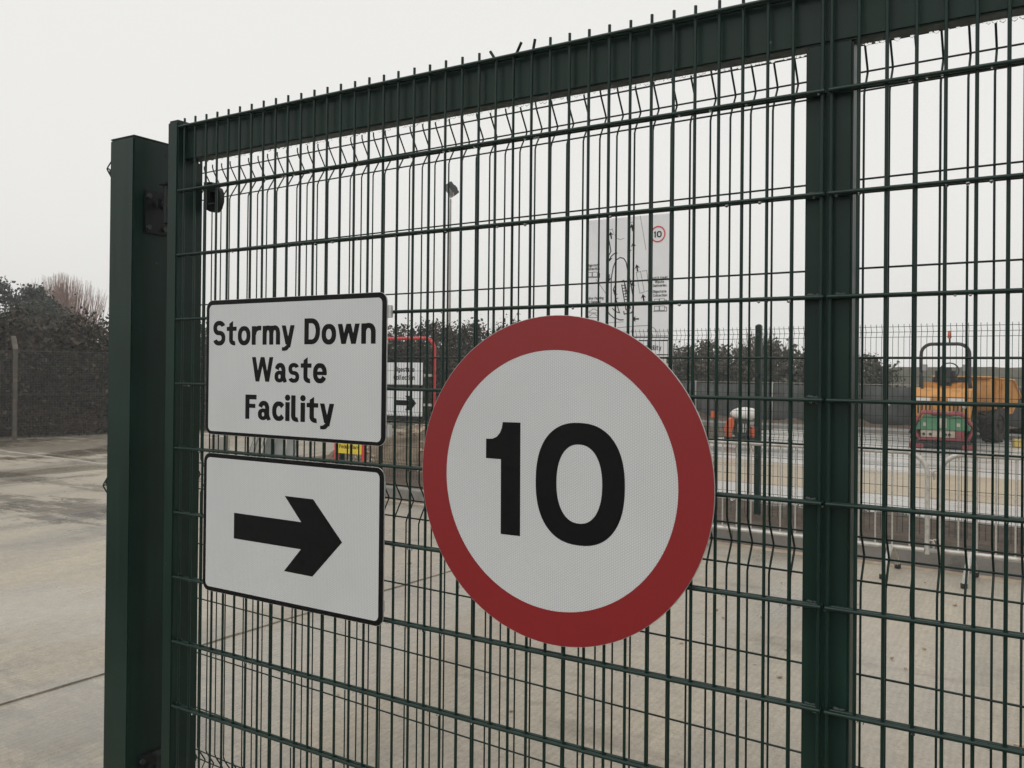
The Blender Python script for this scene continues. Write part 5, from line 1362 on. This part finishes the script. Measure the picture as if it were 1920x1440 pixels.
hedge('hedge', 'tall dark bramble hedge behind the boundary fence at the far left',
      [(-21.2, 2.0), (-18.8, 10.0), (-17.4, 14.5), (-16.2, 18.5)], [2.65, 2.62, 2.72, 2.8], 3.0, 62000, 'bramble', .050, 900)
hedge('hedge', 'dark ragged hedge behind the red framed sign and the floodlight pole',
      [(-16.6, 18.2), (-14.6, 21.4), (-9.5, 25.5)], [2.75, 2.95, 2.75], 3.0, 36000, 'bramble', .055, 700)
hedge('hedge', 'grey brown winter hedge behind the dark screen fence',
      [(-9.3, 25.6), (-6.0, 27.2), (-2.0, 29.0)], [2.35, 2.40, 1.75], 3.0, 26000, 'hedge_grey', .060, 700)

def evergreen(label, x, y, h, w, n):
    root = thing('evergreen_tree', label, 'tree', (x, y, 0), 0, 'evergreens behind the left hedge')
    MB().tube([(0, 0, -.2), (.05, 0, h * .5), (0, .04, h * .95)], [.16, .10, .02], 8).build('trunk', 'bark', root, True)
    pts = []
    for k in range(int(n / 60)):
        t = random.random() ** .8
        z = h * (.18 + .82 * t)
        rmax = w * (1 - ((z / h - .35) / .68) ** 2 if z / h > .35 else 1) ** .7 if z < h * 1.0 else .05
        a = random.uniform(0, 2 * math.pi)
        r_ = rmax * random.uniform(.55, 1.05)
        pts.append(rng.normal(size=(60, 3)) * np.array([.20, .20, .13]) + np.array([r_ * math.cos(a), r_ * math.sin(a), z]))
    leaf_cloud(np.vstack(pts), .055, 'evergreen', 'crown', root)
    br = MB()
    for k in range(26):
        z = h * random.uniform(.2, .92); a = random.uniform(0, 6.28); l_ = w * (1.02 - z / h) + .2
        br.tube([(0, 0, z), (l_ * .5 * math.cos(a), l_ * .5 * math.sin(a), z + .12), (l_ * math.cos(a), l_ * math.sin(a), z + .3)], [.03, .02, .006], 4)
    br.build('limbs', 'bark', root)
evergreen('bushy evergreen tree at the left edge, left of its shorter twin', -30.6, 15.3, 4.66, 1.45, 9000)
evergreen('rounded evergreen tree beside the reddish bare tree', -29.95, 16.35, 4.50, .80, 6000)
evergreen('low evergreen mass between hedge and taller evergreens', -27.0, 14.8, 3.75, 1.7, 8000)

wt = thing('bare_tree', 'reddish bare winter tree with upright twigs behind the left hedge', 'tree', (-32.7, 19.1, 0))
MB().tube([(0, 0, -.2), (.05, .05, 1.6), (0, .1, 3.2)], [.16, .11, .05], 8).build('trunk', 'bark', wt, True)
mb = MB()
for k in range(620):
    a = random.uniform(0, 6.28); rr_ = random.uniform(0, 1.75) ** 1.0
    x, y = rr_ * math.cos(a), rr_ * math.sin(a)
    z0 = random.uniform(1.2, 3.4)
    top = 5.42 - .55 * (rr_ / 1.5) ** 2 + random.uniform(-.6, .15)
    if top < z0 + .4:
        continue
    mb.tube([(x * .7, y * .7, z0), (x * .92, y * .92, (z0 + top) / 2), (x * 1.05 + random.uniform(-.12, .12), y * 1.05 + random.uniform(-.12, .12), top)], [.014, .010, .004], 3, cap=False)
tag(mb.build('crown', 'willow', wt), kind='stuff')
mb = MB()
for k in range(14):
    a = random.uniform(0, 6.28)
    mb.tube([(0, .05, 1.2 + .1 * k), (.6 * math.cos(a), .6 * math.sin(a), 2.4 + .1 * k), (.95 * math.cos(a), .95 * math.sin(a), 3.6)], [.05, .035, .015], 5)
mb.build('limbs', 'bark', wt)

wt2 = thing('bare_tree', 'small bare bush standing up from the grey winter hedge', 'tree', (-5.6, 27.0, 0))
mb = MB()
for k in range(240):
    a = random.uniform(0, 6.28); rr_ = random.uniform(0, 1.1)
    x, y = rr_ * math.cos(a), rr_ * math.sin(a)
    top = 3.05 - .5 * rr_ ** 2 + random.uniform(-.4, .1)
    mb.tube([(x * .4, y * .4, .9), (x * .8, y * .8, 1.9), (x + random.uniform(-.1, .1), y, top)], [.013, .01, .004], 3, cap=False)
tag(mb.build('crown', 'twig', wt2), kind='stuff')
MB().tube([(0, 0, -.1), (0, 0, 1.4)], [.09, .05], 7).build('trunk', 'bark', wt2, True)

# loose grit on the yard
gm = MB()
for k in range(170):
    if k < 110:
        x, y = random.uniform(-9, -1.2), random.uniform(.2, 6.0)
    else:
        x, y = random.uniform(-1.5, 3.5), random.uniform(1.5, 6.0)
    r = random.uniform(.004, .011) if random.random() < .9 else random.uniform(.012, .022)
    gm.ball((x, y, r * .4), r, 1, (1.3, 1, .7), .3)
tag(gm.build('grit', 'rock'), kind='stuff')

# ================================================================== DRIZZLE HAZE
hz_ = MB(); hz_.box(-95, -60, -1.2, 95, 95, 9.5)
hz = hz_.build('haze', None)
hm = bpy.data.materials.new('drizzle_haze'); hm.use_nodes = True
hm.node_tree.nodes.clear()
ho = hm.node_tree.nodes.new('ShaderNodeOutputMaterial')
hv = hm.node_tree.nodes.new('ShaderNodeVolumePrincipled')
hv.inputs['Color'].default_value = (.985, .99, .995, 1)
hv.inputs['Density'].default_value = 0.0026
hm.node_tree.links.new(hv.outputs[0], ho.inputs['Volume'])
hz.data.materials.append(hm)
tag(hz, kind='stuff')
